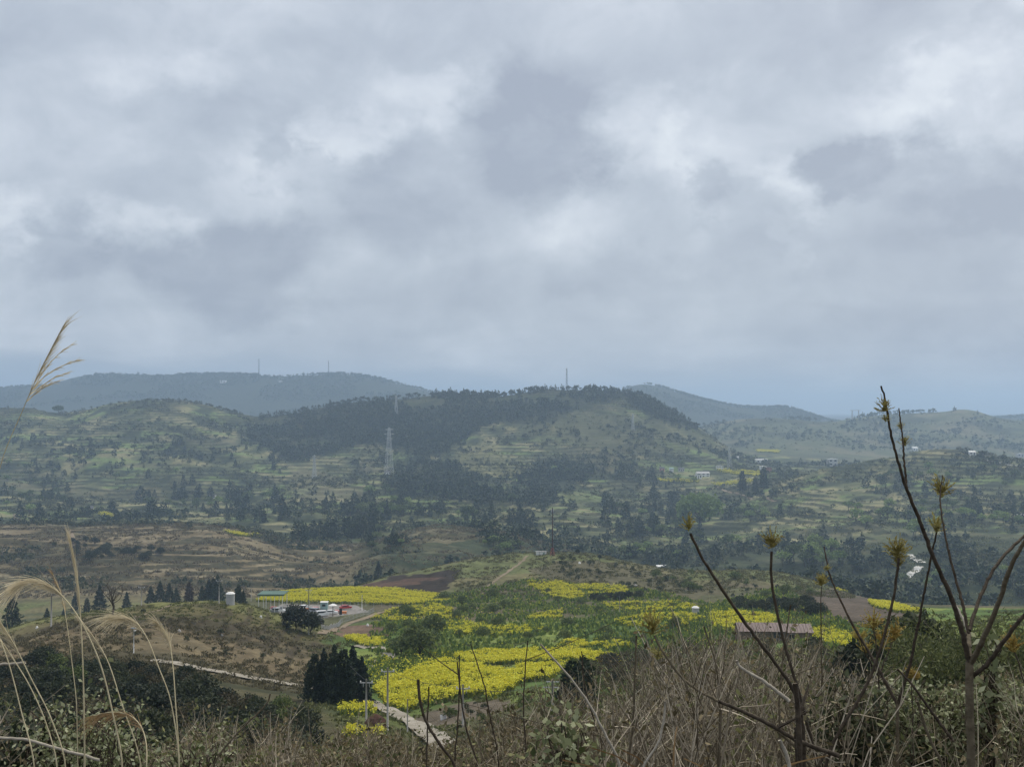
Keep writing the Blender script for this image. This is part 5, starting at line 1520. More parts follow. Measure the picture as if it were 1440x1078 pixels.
# long farm building under a maroon tin roof
g = ground(1087, 900, 215)
FY = g.y
sx = FY / F_PX
w, dp = 104 * sx, 6.2
zr, ze, zb = at(1087, 871, FY + dp / 2).z - g.z, at(1087, 887, FY - dp / 2).z - g.z, 0.0
t = thing('farm_building', 'long low farm building with a maroon tin roof', 'building', g, rad(-1.5))
link('wall', MB().box((0, 0, ze / 2 - 0.6), (w - 0.6, dp - 0.5, ze + 1.2)).mesh('wall', M_BRICK), t)
rm = MB()
for x0, x1, dz in ((-w / 2, w * 0.13, 0.0), (w * 0.13 + 0.01, w / 2, -0.22)):
    V = []
    for x in (x0, x1):
        V += [(x, -dp / 2 - 0.5, ze + dz), (x, 0, zr + dz), (x, dp / 2 + 0.5, ze + dz), (x, dp / 2 + 0.5, ze + dz - 0.09), (x, 0, zr + dz - 0.09), (x, -dp / 2 - 0.5, ze + dz - 0.09)]
    rm.add(V, [(0, 1, 7, 6), (1, 2, 8, 7), (2, 3, 9, 8), (3, 4, 10, 9), (4, 5, 11, 10), (5, 0, 6, 11), (0, 5, 4, 1), (1, 4, 3, 2), (6, 7, 10, 11), (7, 8, 9, 10)])
    k = x0 + 0.4
    while k < x1:
        rm.tube([(k, -dp / 2 - 0.5, ze + dz + 0.03), (k, 0, zr + dz + 0.03)], 0.035, 4)
        k += 0.75
link('roof', rm.mesh('roof', M_TIN), t)
for x in (-0.3, 0.22):
    wd = link('window', MB().box((x * w, -dp / 2 + 0.2, ze * 0.55), (1.2, 0.1, 0.9)).mesh('window', M_GLASS), t)
    link('frame', MB().box((x * w, -dp / 2 + 0.17, ze * 0.55 + 0.5), (1.4, 0.12, 0.1)).box((x * w, -dp / 2 + 0.17, ze * 0.55 - 0.5), (1.4, 0.12, 0.1)).mesh('frame', M_GREYW), wd)
link('door', MB().box((0.02 * w, -dp / 2 + 0.2, ze * 0.42), (1.4, 0.1, ze * 0.84)).mesh('door', M_DARKSTEEL), t)

# ------------------------------------------------------------------ the car park
def car(px, py, rz, lab, paint, van=False, ymin=330):
    g = ground(px, py, ymin)
    t = thing('parked_car', lab, 'car', (g.x, g.y, g.z + 0.05), rz)
    L, W = 4.4, 1.75
    if van:
        prof = [(-2.2, .35), (2.2, .35), (2.25, .95), (1.75, 1.15), (1.25, 1.9), (-2.1, 1.95), (-2.25, 1.0)]
    else:
        prof = [(-2.2, .35), (2.2, .35), (2.25, .8), (1.2, .95), (0.55, 1.45), (-1.2, 1.47), (-1.75, 1.0), (-2.25, .9)]
    n = len(prof)
    mb = MB()
    V = [(x, -W / 2 * (1 - 0.12 * (z > 1.2)), z) for x, z in prof] + [(x, W / 2 * (1 - 0.12 * (z > 1.2)), z) for x, z in prof]
    F = [(i, (i + 1) % n, n + (i + 1) % n, n + i) for i in range(n)]
    F += [(0, i, i + 1, i + 1 if i + 2 >= n else i + 2) for i in range(1, n - 2, 2)] + ([(0, n - 2, n - 1, n - 1)] if n % 2 else [])
    F += [(n, n + i + 1 if i + 2 >= n else n + i + 2, n + i + 1, n + i) for i in range(1, n - 2, 2)] + ([(n, n + n - 1, n + n - 2, n + n - 2)] if n % 2 else [])
    F = [f for f in F if len(set(f)) == 4] + []
    # close odd corners with slim quads
    mb.add(V, F)
    link('body', mb.mesh('body', paint), t)
    gl = MB()
    z0, z1 = (1.2, 1.75) if van else (1.0, 1.38)
    for s in (-1, 1):
        gl.box((-0.35, s * W * 0.455, (z0 + z1) / 2), (2.1 if not van else 2.9, 0.06, z1 - z0))
    gl.box((0.95 if not van else 1.55, 0, (z0 + z1) / 2), (0.12, W * 0.8, z1 - z0)).box((-1.55 if not van else -2.19, 0, (z0 + z1) / 2), (0.12, W * 0.78, z1 - z0))
    link('windows', gl.mesh('windows', M_GLASS), t)
    for x in (-1.35, 1.35):
        for s in (-1, 1):
            link('wheel', MB().tube([(x, s * W * 0.42, 0.33), (x, s * W * 0.52, 0.33)], 0.33, 12).mesh('wheel', M_TYRE), t)
    for s in (-1, 1):
        link('headlight', MB().box((2.24, s * 0.6, 0.72), (0.06, 0.3, 0.16)).mesh('headlight', M_WHITE), t)
    return t


car(390, 870, 0.1, 'white car parked at the near edge of the car park', M_CARWHITE)
car(391, 862, 0.3, 'silver grey car parked behind the near white one', M_CARGREY)
car(415, 859, -0.2, 'white car half hidden by the dark rounded tree', M_CARWHITE)
car(453, 866, 0.4, 'white van parked in the middle of the car park', M_CARWHITE, True)
car(440, 862, 2.6, 'grey van parked left of the white van', M_CARGREY, True)
car(466, 864, 0.2, 'white low car parked behind the picket fence', M_CARWHITE)
car(486, 856, 0.5, 'red car parked at the far corner of the car park', M_CARRED)
car(428, 856, 1.2, 'white car parked in the back row by the flags', M_CARWHITE)

# shelter with green tin roof
g = ground(382, 868, 330)
s = g.y / F_PX
t = thing('open_shelter', 'open shelter with thin white posts and a flat green roof', 'shelter', g)
hh = 25 * s
link('roof', MB().box((0, 2, hh), (37 * s, 7, 0.22)).box((0, -1.52, hh - 0.2), (37 * s, 0.06, 0.3)).mesh('roof', M_GREENTIN), t)
for x in (-0.46, -0.18, 0.14, 0.44):
    link('post', MB().box((x * 37 * s, -1.2, hh / 2 - 0.3), (0.16, 0.16, hh + 0.4)).mesh('post', M_WHITE), t)
    link('post', MB().box((x * 37 * s, 5.2, hh / 2 - 0.3), (0.16, 0.16, hh + 0.4)).mesh('post', M_WHITE), t)
g = ground(384, 864, 340)
t = thing('red_booth', 'red sheeted booth standing under the green roof', 'booth', g)
link('wall', MB().box((0, 0, 1.3), (1.9, 1.6, 2.8)).mesh('wall', M_REDCLOTH), t)
link('roof', MB().box((0, 0, 2.8), (2.1, 1.8, 0.12)).mesh('roof', M_REDSTEEL), t)
g = ground(456, 856, 380)
t = thing('ticket_booth', 'pale teal booth at the back of the car park', 'booth', g)
link('wall', MB().box((0, 0, 1.2), (2.6, 2.2, 2.6)).mesh('wall', M_TEAL), t)
link('roof', MB().box((0, 0, 2.58), (2.9, 2.5, 0.14)).mesh('roof', M_WHITE), t)
link('window', MB().box((0, -1.12, 1.5), (1.2, 0.06, 0.8)).mesh('window', M_GLASS), t)
g = ground(468, 866, 350)
t = thing('parasol', 'white parasol on a dark post by the fence', 'parasol', g)
hh = 16 * g.y / F_PX
link('post', MB().tube([(0, 0, -0.2), (0, 0, hh)], 0.12, 6).mesh('post', M_DARKSTEEL), t)
link('canopy', MB().tube([(0, 0, hh - 0.35), (0, 0, hh - 0.2), (0, 0, hh + 0.35)], [1.55, 1.5, 0.05], 8).mesh('canopy', M_WHITE), t)
for px, py, w, lab, m in [(430, 859, 2.6, 'orange stall table at the back of the car park', M_ORANGEP), (444, 857, 2.2, 'pink stall table left of the teal booth', M_PINKP), (476, 861, 2.4, 'pinkish stall table right of the parasol', M_PINKP), (484, 863, 1.8, 'orange stall table beside the dark sign board', M_ORANGEP)]:
    g = ground(px, py, 350)
    t = thing('stall_table', lab, 'stall', g)
    link('tabletop', MB().box((0, 0, 0.95), (w, 1.2, 0.1)).box((0, -0.55, 0.6), (w, 0.05, 0.7)).mesh('tabletop', m), t)
    for x in (-.45, .45):
        for y in (-.45, .45):
            link('leg', MB().box((x * w, y, 0.4), (0.07, 0.07, 1.0)).mesh('leg', M_STEEL), t)
g = ground(479, 866, 350)
t = thing('sign_board', 'black upright sign board behind the picket fence', 'sign', g)
link('panel', MB().box((0, 0, 1.5), (0.95, 0.12, 2.2)).mesh('panel', M_DARKCLOTH), t)
link('post', MB().box((-0.3, 0.1, 0.4), (0.08, 0.08, 1.2)).box((0.3, 0.1, 0.4), (0.08, 0.08, 1.2)).mesh('post', M_STEEL), t)
g = ground(410, 857, 380)
t = thing('retaining_wall', 'low grey wall at the back of the car park', 'wall', g)
link('coping', MB().box((0, 0, 1.15), (9.4, 0.5, 0.12)).mesh('coping', M_CONC), t)
link('wall', MB().box((0, 0, 0.4), (9.2, 0.36, 1.4)).mesh('wall', M_CONC), t)

# white marker stones and bare scraps seen on the slopes
def rock(px, py, w, h, ymin, lab, mat=M_WHITE, name='boulder', cat='rock', seed=0):
    g = ground(px, py, ymin)
    s = g.y / F_PX
    rng = np.random.default_rng(seed)
    mb = MB()
    nz, na = 5, 8
    V = []
    for i in range(nz):
        f = i / (nz - 1)
        rr = math.sqrt(max(0.02, 1 - (f * 1.0) ** 2)) * rng.uniform(0.85, 1.1)
        for a in range(na):
            th = a / na * 6.283
            q = rr * rng.uniform(0.8, 1.15)
            V.append((q * math.cos(th) * w * s / 2, q * math.sin(th) * w * s / 2, f * h * s - 0.1))
    F = [(i * na + a, i * na + (a + 1) % na, (i + 1) * na + (a + 1) % na, (i + 1) * na + a) for i in range(nz - 1) for a in range(na)]
    F += [((nz - 1) * na, (nz - 1) * na + 1, (nz - 1) * na + 2, (nz - 1) * na + 3), ((nz - 1) * na, (nz - 1) * na + 3, (nz - 1) * na + 4, (nz - 1) * na + 7), ((nz - 1) * na + 4, (nz - 1) * na + 5, (nz - 1) * na + 6, (nz - 1) * na + 7)]
    mb.add(V, F)
    tag(link(name, mb.mesh(name, mat), None, g), lab, cat)


rock(252, 888, 6, 4, 200, 'pale boulder on the bare slope of the near left hill', M_CONC, seed=1)
rock(312, 894, 4, 3, 200, 'small pale stone right of the boulder on the near left hill', M_CONC, seed=2)
rock(894, 825, 6, 4, 380, 'pale stone at the lower edge of the brown shoulder', M_CONC, seed=3)
rock(815, 792, 4, 3, 500, 'white stone high on the mast hill', M_WHITE, seed=4)
rock(517, 880, 4, 4, 250, 'white marker stone on the red earth beside the lane', M_WHITE, seed=5)
rock(367, 868, 4, 4, 300, 'white stone at the left foot of the open shelter', M_WHITE, seed=6)
rock(52, 883, 4, 4, 250, 'white stone on the crest below the tall pale pole', M_WHITE, seed=7)
# heap of red earth by the lane, and a white sheet near it
rock(528, 1022, 34, 18, 90, 'heap of dark red earth beside the concrete lane', mat_noise('red_earth', (0.06, 0.035, 0.027), (0.11, 0.065, 0.05), 1.5, 0.95, 0.05, 0.5), 'earth_heap', 'earth heap', 8)
g = ground(620, 1014, 100)
tag(link('plastic_sheet', MB().add([(0, 0, 0.0), (0.75, 0.1, 0.0), (0.7, 0.15, 0.62), (0.1, 0.2, 0.85)], [(0, 1, 2, 3)]).add([(0, 0.0, 0.0), (0.1, 0.2, 0.85), (-0.15, 0.7, 0.5), (-0.1, 0.7, 0)], [(0, 1, 2, 3)]).add([(0.75, 0.1, 0.0), (0.7, 0.15, 0.62), (0.8, .7, .4), (.8, .7, 0)], [(0, 3, 2, 1)]).add([(0.1, 0.2, 0.85), (0.7, 0.15, 0.62), (0.8, .7, .4), (-0.15, 0.7, 0.5)], [(0, 1, 2, 3)]).mesh('plastic_sheet', M_WHITE), None, g), 'white plastic sheet crumpled over a heap beside the lane', 'sheet')


# ------------------------------------------------------------------ foreground: silver grass
def curve3(pts, n=40):
    """smooth curve through points"""
    P = np.array(pts, float)
    d = np.concatenate([[0], np.cumsum(np.linalg.norm(np.diff(P, axis=0), axis=1))])
    m = len(P)
    T = np.zeros_like(P)
    T[1:-1] = (P[2:] - P[:-2]) / (d[2:] - d[:-2])[:, None]
    T[0], T[-1] = (P[1] - P[0]) / (d[1] - d[0]), (P[-1] - P[-2]) / (d[-1] - d[-2])
    s = np.linspace(0, d[-1], n)
    k = np.clip(np.searchsorted(d, s, side='right') - 1, 0, m - 2)
    hk = d[k + 1] - d[k]
    t = (s - d[k]) / hk
    a, b, c, e = (1 + 2 * t) * (1 - t) ** 2, t * (1 - t) ** 2, t * t * (3 - 2 * t), t * t * (t - 1)
    return a[:, None] * P[k] + (b * hk)[:, None] * T[k] + c[:, None] * P[k + 1] + (e * hk)[:, None] * T[k + 1]


def pts3(pix, Y, drift=0.0):
    """photo points at a distance; drift moves the tip nearer or farther"""
    n = len(pix)
    return [tuple(at(px, py, Y + drift * k / max(n - 1, 1))) for k, (px, py) in enumerate(pix)]


def to_ground(P, extra=0.0):
    """lead the foot of a stem down into the ground"""
    x, y, z = P[0]
    dx, dy = (P[0][0] - P[1][0]), (P[0][1] - P[1][1])
    dz = max(P[1][2] - P[0][2], 0.02)
    gz = h1(x, y)
    if z - gz < 0.03:
        return P
    f = min((z - gz) / dz, 3.0) * 0.35
    x2, y2 = x + dx * f, y + dy * f
    return [(x2, y2, h1(x2, y2) - 0.05)] + P


def ribbon(mb, P, w, nrm, m=0):
    P = np.asarray(P, float)
    T = np.gradient(P, axis=0)
    Sd = np.cross(T, nrm)
    Sd /= np.maximum(np.linalg.norm(Sd, axis=1, keepdims=True), 1e-9)
    wv = (w * np.linspace(1, 0.25, len(P)))[:, None] * 0.5
    V = np.empty((2 * len(P), 3))
    V[0::2], V[1::2] = P - Sd * wv, P + Sd * wv
    i = np.arange(len(P) - 1)[:, None] * 2
    mb.add(V, np.concatenate([i, i + 1, i + 3, i + 2], 1), m)


def silver_grass(lab, pix, Y, plume_from, side, droop=0.35, plume_len=0.10, nfil=130, mat=None, drift=0.2, r=0.0042, spread=0.5, seed=0, leaf=True, extra=None):
    rng = np.random.default_rng(seed)
    P = to_ground(pts3(pix, Y, drift))
    c = curve3(P, 60)
    base = Vector(c[0])
    t = thing('silver_grass', lab, 'grass', base)
    q = c - np.array(base)
    n = len(q)
    d = np.concatenate([[0], np.cumsum(np.linalg.norm(np.diff(q, axis=0), axis=1))])
    # where along the curve the plume starts: nearest point to the given photo point
    ppx, ppy = project(c[:, 0], c[:, 1], c[:, 2])
    k0 = int(np.argmin((ppx - plume_from[0]) ** 2 + (ppy - plume_from[1]) ** 2))
    k0 = min(k0, n - 4)
    link('stalk', MB().tube(q, np.linspace(r * 0.72, r * 0.28, n), 6).mesh('stalk', M_STALK, True), t)
    mb = MB()
    sx = np.array([side, 0.15, 0.0])
    for f in range(nfil):
        s = d[k0] + (d[-1] - d[k0]) * rng.uniform(0, 1) ** 0.9
        p = np.array([np.interp(s, d, q[:, a]) for a in range(3)])
        p2 = np.array([np.interp(s + 0.01, d, q[:, a]) for a in range(3)])
        tg = p2 - p
        tg = tg / max(np.linalg.norm(tg), 1e-6) if np.linalg.norm(tg) > 1e-7 else np.array([0, 0, 1.0])
        out = sx * rng.uniform(0.3, 1.2) + rng.normal(0, 0.35, 3)
        L = plume_len * rng.uniform(0.5, 1.25)
        u = np.linspace(0, 1, 5)[:, None]
        fil = p + L * (tg * u * 0.9 + out * spread * u ** 1.4 + np.array([0, 0, -droop]) * u ** 2)
        ribbon(mb, fil, 0.0016, rng.normal(size=3) * 0.6 + np.array([0, -1.0, 0]))
    for pix2 in (extra or []):
        e = curve3(pts3(pix2, Y + drift), 24) - np.array(base)
        ribbon(mb, e, 0.004, np.array([0.1, -1, 0.1]))
        for f in range(46):
            k = rng.integers(3, 22)
            L = plume_len * 0.35 * rng.uniform(0.6, 1.2)
            tg = e[k + 1] - e[k]
            tg /= np.linalg.norm(tg)
            u = np.linspace(0, 1, 4)[:, None]
            ribbon(mb, e[k] + L * (tg * u + rng.normal(0, .22, 3) * u + np.array([0, 0, -0.15]) * u ** 2), 0.0016, np.array([0.1, -1, 0.1]))
    link('plume', mb.mesh('plume', mat or M_PLUME), t)
    if leaf:
        lm = MB()
        for f in range(3):
            k = rng.integers(6, 26)
            a = rng.uniform(-1, 1)
            u = np.linspace(0, 1, 9)[:, None]
            L = rng.uniform(0.25, 0.5)
            ribbon(lm, q[k] + L * (np.array([0.55 * a, rng.normal(0, .2), 0.5]) * u + np.array([0.3 * a, 0, -0.75]) * u ** 2), 0.009, np.array([0.1, -1, 0.3]))
        link('leaf', lm.mesh('leaf', M_DRYLEAF), t)


silver_grass('tall plume of silver grass standing against the sky', [(-60, 1000), (-30, 800), (2, 650), (33, 574), (52, 530), (72, 490), (89, 458)], 3.4, (36, 570), 0.8, 0.1, 0.07, 150, drift=0.1, r=0.0036, spread=0.30, seed=1,
             extra=[[(48, 545), (60, 524), (80, 500), (108, 479)], [(46, 548), (62, 530), (85, 516), (112, 505)], [(42, 555), (58, 543), (78, 530), (98, 524)], [(38, 564), (50, 553), (66, 542), (84, 535)]])
silver_grass('straightest upright silver grass stalk with a slim plume', [(119, 1078), (117, 950), (113, 865), (107, 805), (99, 764)], 3.0, (114, 880), -0.15, 0.05, 0.09, 170, seed=2, spread=0.12, r=0.005)
silver_grass('silver grass with a plume bent far over to the left', [(172, 1078), (158, 1000), (140, 930), (112, 870), (88, 838), (64, 819), (44, 815), (24, 824)], 2.9, (92, 842), -0.7, 0.35, 0.11, 230, seed=3, spread=0.45, r=0.005)
silver_grass('leaning silver grass crossing the bent plume stalk', [(198, 1078), (170, 985), (152, 930), (136, 902), (119, 878)], 3.1, (150, 925), -0.2, 0.1, 0.08, 120, seed=4, spread=0.15)
silver_grass('thin withered silver grass left of the straightest stalk', [(108, 1000), (101, 930), (93, 870), (86, 835), (74, 806)], 3.3, (92, 865), -0.2, 0.15, 0.06, 60, seed=5, spread=0.3, r=0.0032, mat=M_PLUME_BROWN)
silver_grass('silver grass with a drooping brown plume above the thicket', [(252, 1078), (240, 985), (222, 935), (206, 895), (188, 872), (166, 866)], 3.0, (205, 893), -0.6, 0.3, 0.11, 190, seed=6, spread=0.4)
silver_grass('rightmost silver grass with a short tufted plume', [(252, 1078), (247, 990), (243, 935), (237, 898), (224, 878)], 3.0, (241, 925), -0.3, 0.2, 0.09, 200, seed=7, spread=0.3, r=0.0045)
silver_grass('silver grass stalk cut by the left edge of the view', [(48, 1078), (30, 1000), (10, 925), (-10, 880), (-40, 850)], 2.8, (-4, 892), -0.5, 0.2, 0.10, 140, seed=8)
silver_grass('silver grass whose fine plume hangs at the left edge', [(92, 1078), (72, 1010), (42, 950), (18, 902), (-6, 868), (-30, 852)], 2.9, (30, 925), -0.4, 0.2, 0.10, 220, seed=9, spread=0.3)
silver_grass('silver grass just below the plume at the left edge', [(80, 1078), (66, 1020), (44, 968), (20, 928), (-8, 888), (-30, 868)], 3.0, (24, 935), -0.3, 0.15, 0.10, 150, seed=10, spread=0.25)
silver_grass('low silver grass with a rusty plume arched over the shrubs', [(206, 1078), (206, 1048), (199, 1022), (182, 1005), (155, 1001), (132, 1006)], 2.8, (203, 1035), -0.2, 0.4, 0.10, 120, mat=M_PLUME_BROWN, seed=11, spread=0.35)


# ------------------------------------------------------------------ foreground: saplings with bud tufts
def tuft_mesh(size, seed, n=26, mat=M_BUD, up=0.5):
    rng = np.random.default_rng(seed)
    mb = MB()
    for k in range(n):
        a = rng.uniform(0, 6.28)
        e = rng.uniform(-0.2, 1.3)
        d = np.array([math.cos(a) * math.cos(e), math.sin(a) * math.cos(e), math.sin(e) + up * 0.4])
        d /= np.linalg.norm(d)
        L = size * rng.uniform(0.3, 0.62)
        u = np.linspace(0, 1, 5)[:, None]
        ax = d * L * u + np.array([0, 0, 0.18 * L]) * u ** 2 + rng.normal(0, 0.04 * L, 3) * u
        ax = ax + np.array([0, 0, rng.uniform(-0.25, 0.12) * size])
        mb.tube(ax, np.linspace(0.0022, 0.0008, 5) * size / 0.11, 4)
        # leaflets folded along the young leaf
        for q in range(7):
            c = ax[1 + q % 4] + rng.normal(0, 0.035 * L, 3)
            mb.leaves(c[None], 0.2 * size * rng.uniform(0.6, 1.1), 0, 0.1, 0.3, rng, (d + rng.normal(0, 0.55, 3))[None])
    return mb.mesh('bud_tuft', mat)


def sapling(lab, stems, tufts, Y, name='sapling', cat='sapling', mat=M_TWIG, seed=0, tuftmat=M_BUD, spines=True):
    """stems: (photo points from foot to tip, foot width px, tip width px, depth drift, material)"""
    rng = np.random.default_rng(seed)
    first = to_ground(pts3(stems[0][0], Y, stems[0][3]))
    base = Vector(first[0])
    t = thing(name, lab, cat, base)
    for k, (pix, w0, w1, dr, m) in enumerate(stems):
        P = first if k == 0 else pts3(pix, Y + stems[k][4 + 1] if len(stems[k]) > 5 else Y, dr)
        n = max(14, 7 * len(P))
        c = curve3(P, n)
        c[1:-1] += rng.normal(0, 0.0009, (n - 2, 3)) * Y / 4
        r = np.linspace(w0, w1, n) * 0.62 * Y / F_PX / 2 * (1 + 0.05 * rng.normal(size=n))
        mb = MB().tube(c - np.array(base), np.maximum(r, 0.0015), 8)
        if spines:                              # knots and old leaf scars on the bark
            for q in range(int(n * 0.8)):
                j = rng.integers(1, n - 1)
                d = rng.normal(size=3)
                d /= np.linalg.norm(d)
                p = c[j] - np.array(base) + d * r[j] * 0.8
                mb.tube([p, p + d * r[j] * 0.5 + np.array([0, 0, 0.003])], [r[j] * 0.35, r[j] * 0.1], 4)
        link('trunk' if k == 0 else 'branch', mb.mesh('stem', m or mat, True), t)
    for k, (px, py, wpx, dY) in enumerate(tufts):
        sz = 0.8 * wpx * (Y + dY) / F_PX
        link('bud_tuft', tuft_mesh(sz, seed * 50 + k, 30, tuftmat), t, at(px, py, Y + dY) - base)
    return t


sapling('tall forked bare sapling with bud tufts at the right', [
    ([(1366, 1078), (1364, 1010), (1363, 930)], 24, 18, 0.0, M_TWIGGREY),
    ([(1363, 932), (1352, 885), (1336, 835), (1312, 782), (1292, 728), (1276, 690), (1262, 645), (1251, 600), (1245, 562), (1239, 543)], 13, 4, -0.2, M_TWIG),
    ([(1276, 690), (1272, 655), (1270, 622), (1267, 595), (1264, 574)], 6, 3, 0.1, M_TWIG),
    ([(1363, 935), (1362, 905), (1362, 885)], 14, 11, 0.15, M_TWIGGREY),
    ([(1362, 890), (1353, 845), (1340, 800), (1330, 755), (1324, 722), (1322, 695), (1325, 668)], 8, 3, 0.3, M_TWIG),
    ([(1362, 890), (1352, 866), (1336, 836), (1318, 798)], 6, 4, 0.2, M_TWIGPALE),
    ([(1363, 886), (1376, 845), (1398, 800), (1424, 768), (1460, 738)], 9, 6, 0.35, M_TWIG),
    ([(1365, 932), (1382, 900), (1405, 845), (1422, 795), (1450, 745)], 13, 8, -0.3, M_TWIGGREY),
    ([(1367, 950), (1388, 934), (1412, 900), (1450, 852)], 11, 8, -0.15, M_TWIG)],
    [(1243, 572, 32, -0.2), (1245, 590, 18, -0.2), (1272, 622, 24, 0.1), (1266, 600, 18, 0.1), (1323, 690, 46, 0.3)], 4.0, seed=1)
sapling('slender leaning sapling with a yellow tuft left of the maroon roof', [
    ([(1131, 1078), (1128, 1015), (1118, 975), (1098, 942), (1070, 905), (1040, 864), (1010, 820), (985, 780), (971, 750)], 12, 6, -0.1, M_TWIG)],
    [(968, 740, 34, -0.1)], 4.4, seed=2)
sapling('slim upright sapling with a yellow tuft over the maroon roof', [
    ([(1150, 1078), (1136, 1020), (1122, 968), (1106, 915), (1093, 862), (1085, 815), (1085, 775)], 9, 6, 0.0, M_TWIG)],
    [(1085, 762, 42, 0.0)], 4.7, seed=3)
sapling('dark sapling with the largest golden tuft before the zigzag road', [
    ([(1162, 1078), (1174, 1040), (1192, 1008), (1216, 968), (1236, 918), (1250, 868), (1258, 830), (1264, 784)], 10, 6, 0.0, M_TWIG)],
    [(1263, 776, 48, 0.0), (1263, 792, 30, 0.02)], 4.5, seed=4)
sapling('bare v shaped sapling with one golden tuft left of the forked sapling', [
    ([(1262, 1078), (1262, 1030), (1262, 988)], 9, 8, 0.0, M_TWIGGREY),
    ([(1262, 990), (1232, 934), (1206, 890), (1184, 848), (1167, 808), (1159, 768)], 8, 3, 0.2, M_TWIG),
    ([(1262, 990), (1279, 935), (1291, 880), (1301, 825), (1311, 775), (1317, 748)], 8, 4, -0.2, M_TWIG)],
    [(1317, 742, 40, -0.2), (1163, 800, 16, 0.15), (1156, 818, 26, 0.2)], 4.9, seed=5)
sapling('grey branched sapling with a dull orange tuft over the green terraces', [
    ([(1140, 1078), (1105, 1036), (1060, 1006), (1010, 985), (965, 958), (936, 922), (920, 893)], 11, 5, 0.2, M_TWIGGREY)],
    [(917, 882, 52, 0.2), (925, 920, 30, 0.2)], 4.6, seed=6)
sapling('low sapling full of orange yellow young leaves', [
    ([(1236, 1020), (1236, 960), (1232, 905), (1228, 880)], 6, 3, 0.0, M_TWIG), ([(1236, 950), (1250, 915), (1258, 895)], 4, 2, 0.1, M_TWIG), ([(1236, 950), (1218, 920), (1208, 898)], 4, 2, -0.1, M_TWIG)],
    [(1228, 878, 44, 0), (1258, 892, 42, 0.1), (1210, 896, 36, -0.1), (1240, 902, 40, 0.05), (1218, 912, 28, 0.05)], 6.0, seed=7, tuftmat=M_ORANGE)
sapling('thin sapling with an orange tuft at the right edge', [
    ([(1452, 1050), (1444, 980), (1432, 930), (1426, 915)], 6, 3, 0.0, M_TWIG)], [(1424, 908, 44, 0)], 5.0, seed=8, tuftmat=M_ORANGE)
sapling('short twig with rusty orange leaves below the forked sapling', [
    ([(1284, 1040), (1283, 985), (1281, 955)], 4, 2, 0.0, M_TWIG)], [(1281, 948, 30, 0), (1290, 952, 20, 0)], 5.2, seed=9, tuftmat=M_ORANGE)
sapling('thin twig with a pale yellow tuft before the brown knoll', [
    ([(1156, 980), (1155, 900), (1154, 850), (1155, 825)], 4, 2, 0.0, M_TWIG)], [(1155, 818, 30, 0)], 7.0, seed=12)


# single sticks and stems that stand out from the brush
def stick(lab, pix, Y, w0, w1, mat, name='dry_stem', cat='stem', drift=0.0, seed=0, root=True, fork=0):
    rng = np.random.default_rng(seed)
    P = pts3(pix, Y, drift)
    if root:
        P = to_ground(P)
    base = Vector(P[0])
    n = max(16, 6 * len(P))
    c = curve3(P, n) - np.array(base)
    c[1:-1] += rng.normal(0, 0.0008, (n - 2, 3)) * Y / 4
    mb = MB().tube(c, np.linspace(w0, w1, n) * Y / F_PX / 2, 6)
    o = tag(link(name, mb.mesh(name, mat, True), None, base), lab, cat)
    for k in range(fork):
        j = int(rng.integers(n // 3, n - 2))
        d = np.array([rng.normal(0, 1), rng.normal(0, .5), rng.uniform(0.5, 1.2)])
        L = rng.uniform(0.08, 0.25) * Y / 4
        b = MB().tube(curve3([c[j], c[j] + d * L * 0.5, c[j] + d * L + np.array([0, 0, .05 * L])], 8), np.linspace(w1 * 0.9, w1 * 0.4, 8) * Y / F_PX / 2, 4)
        link('twig', b.mesh('twig', mat), o)


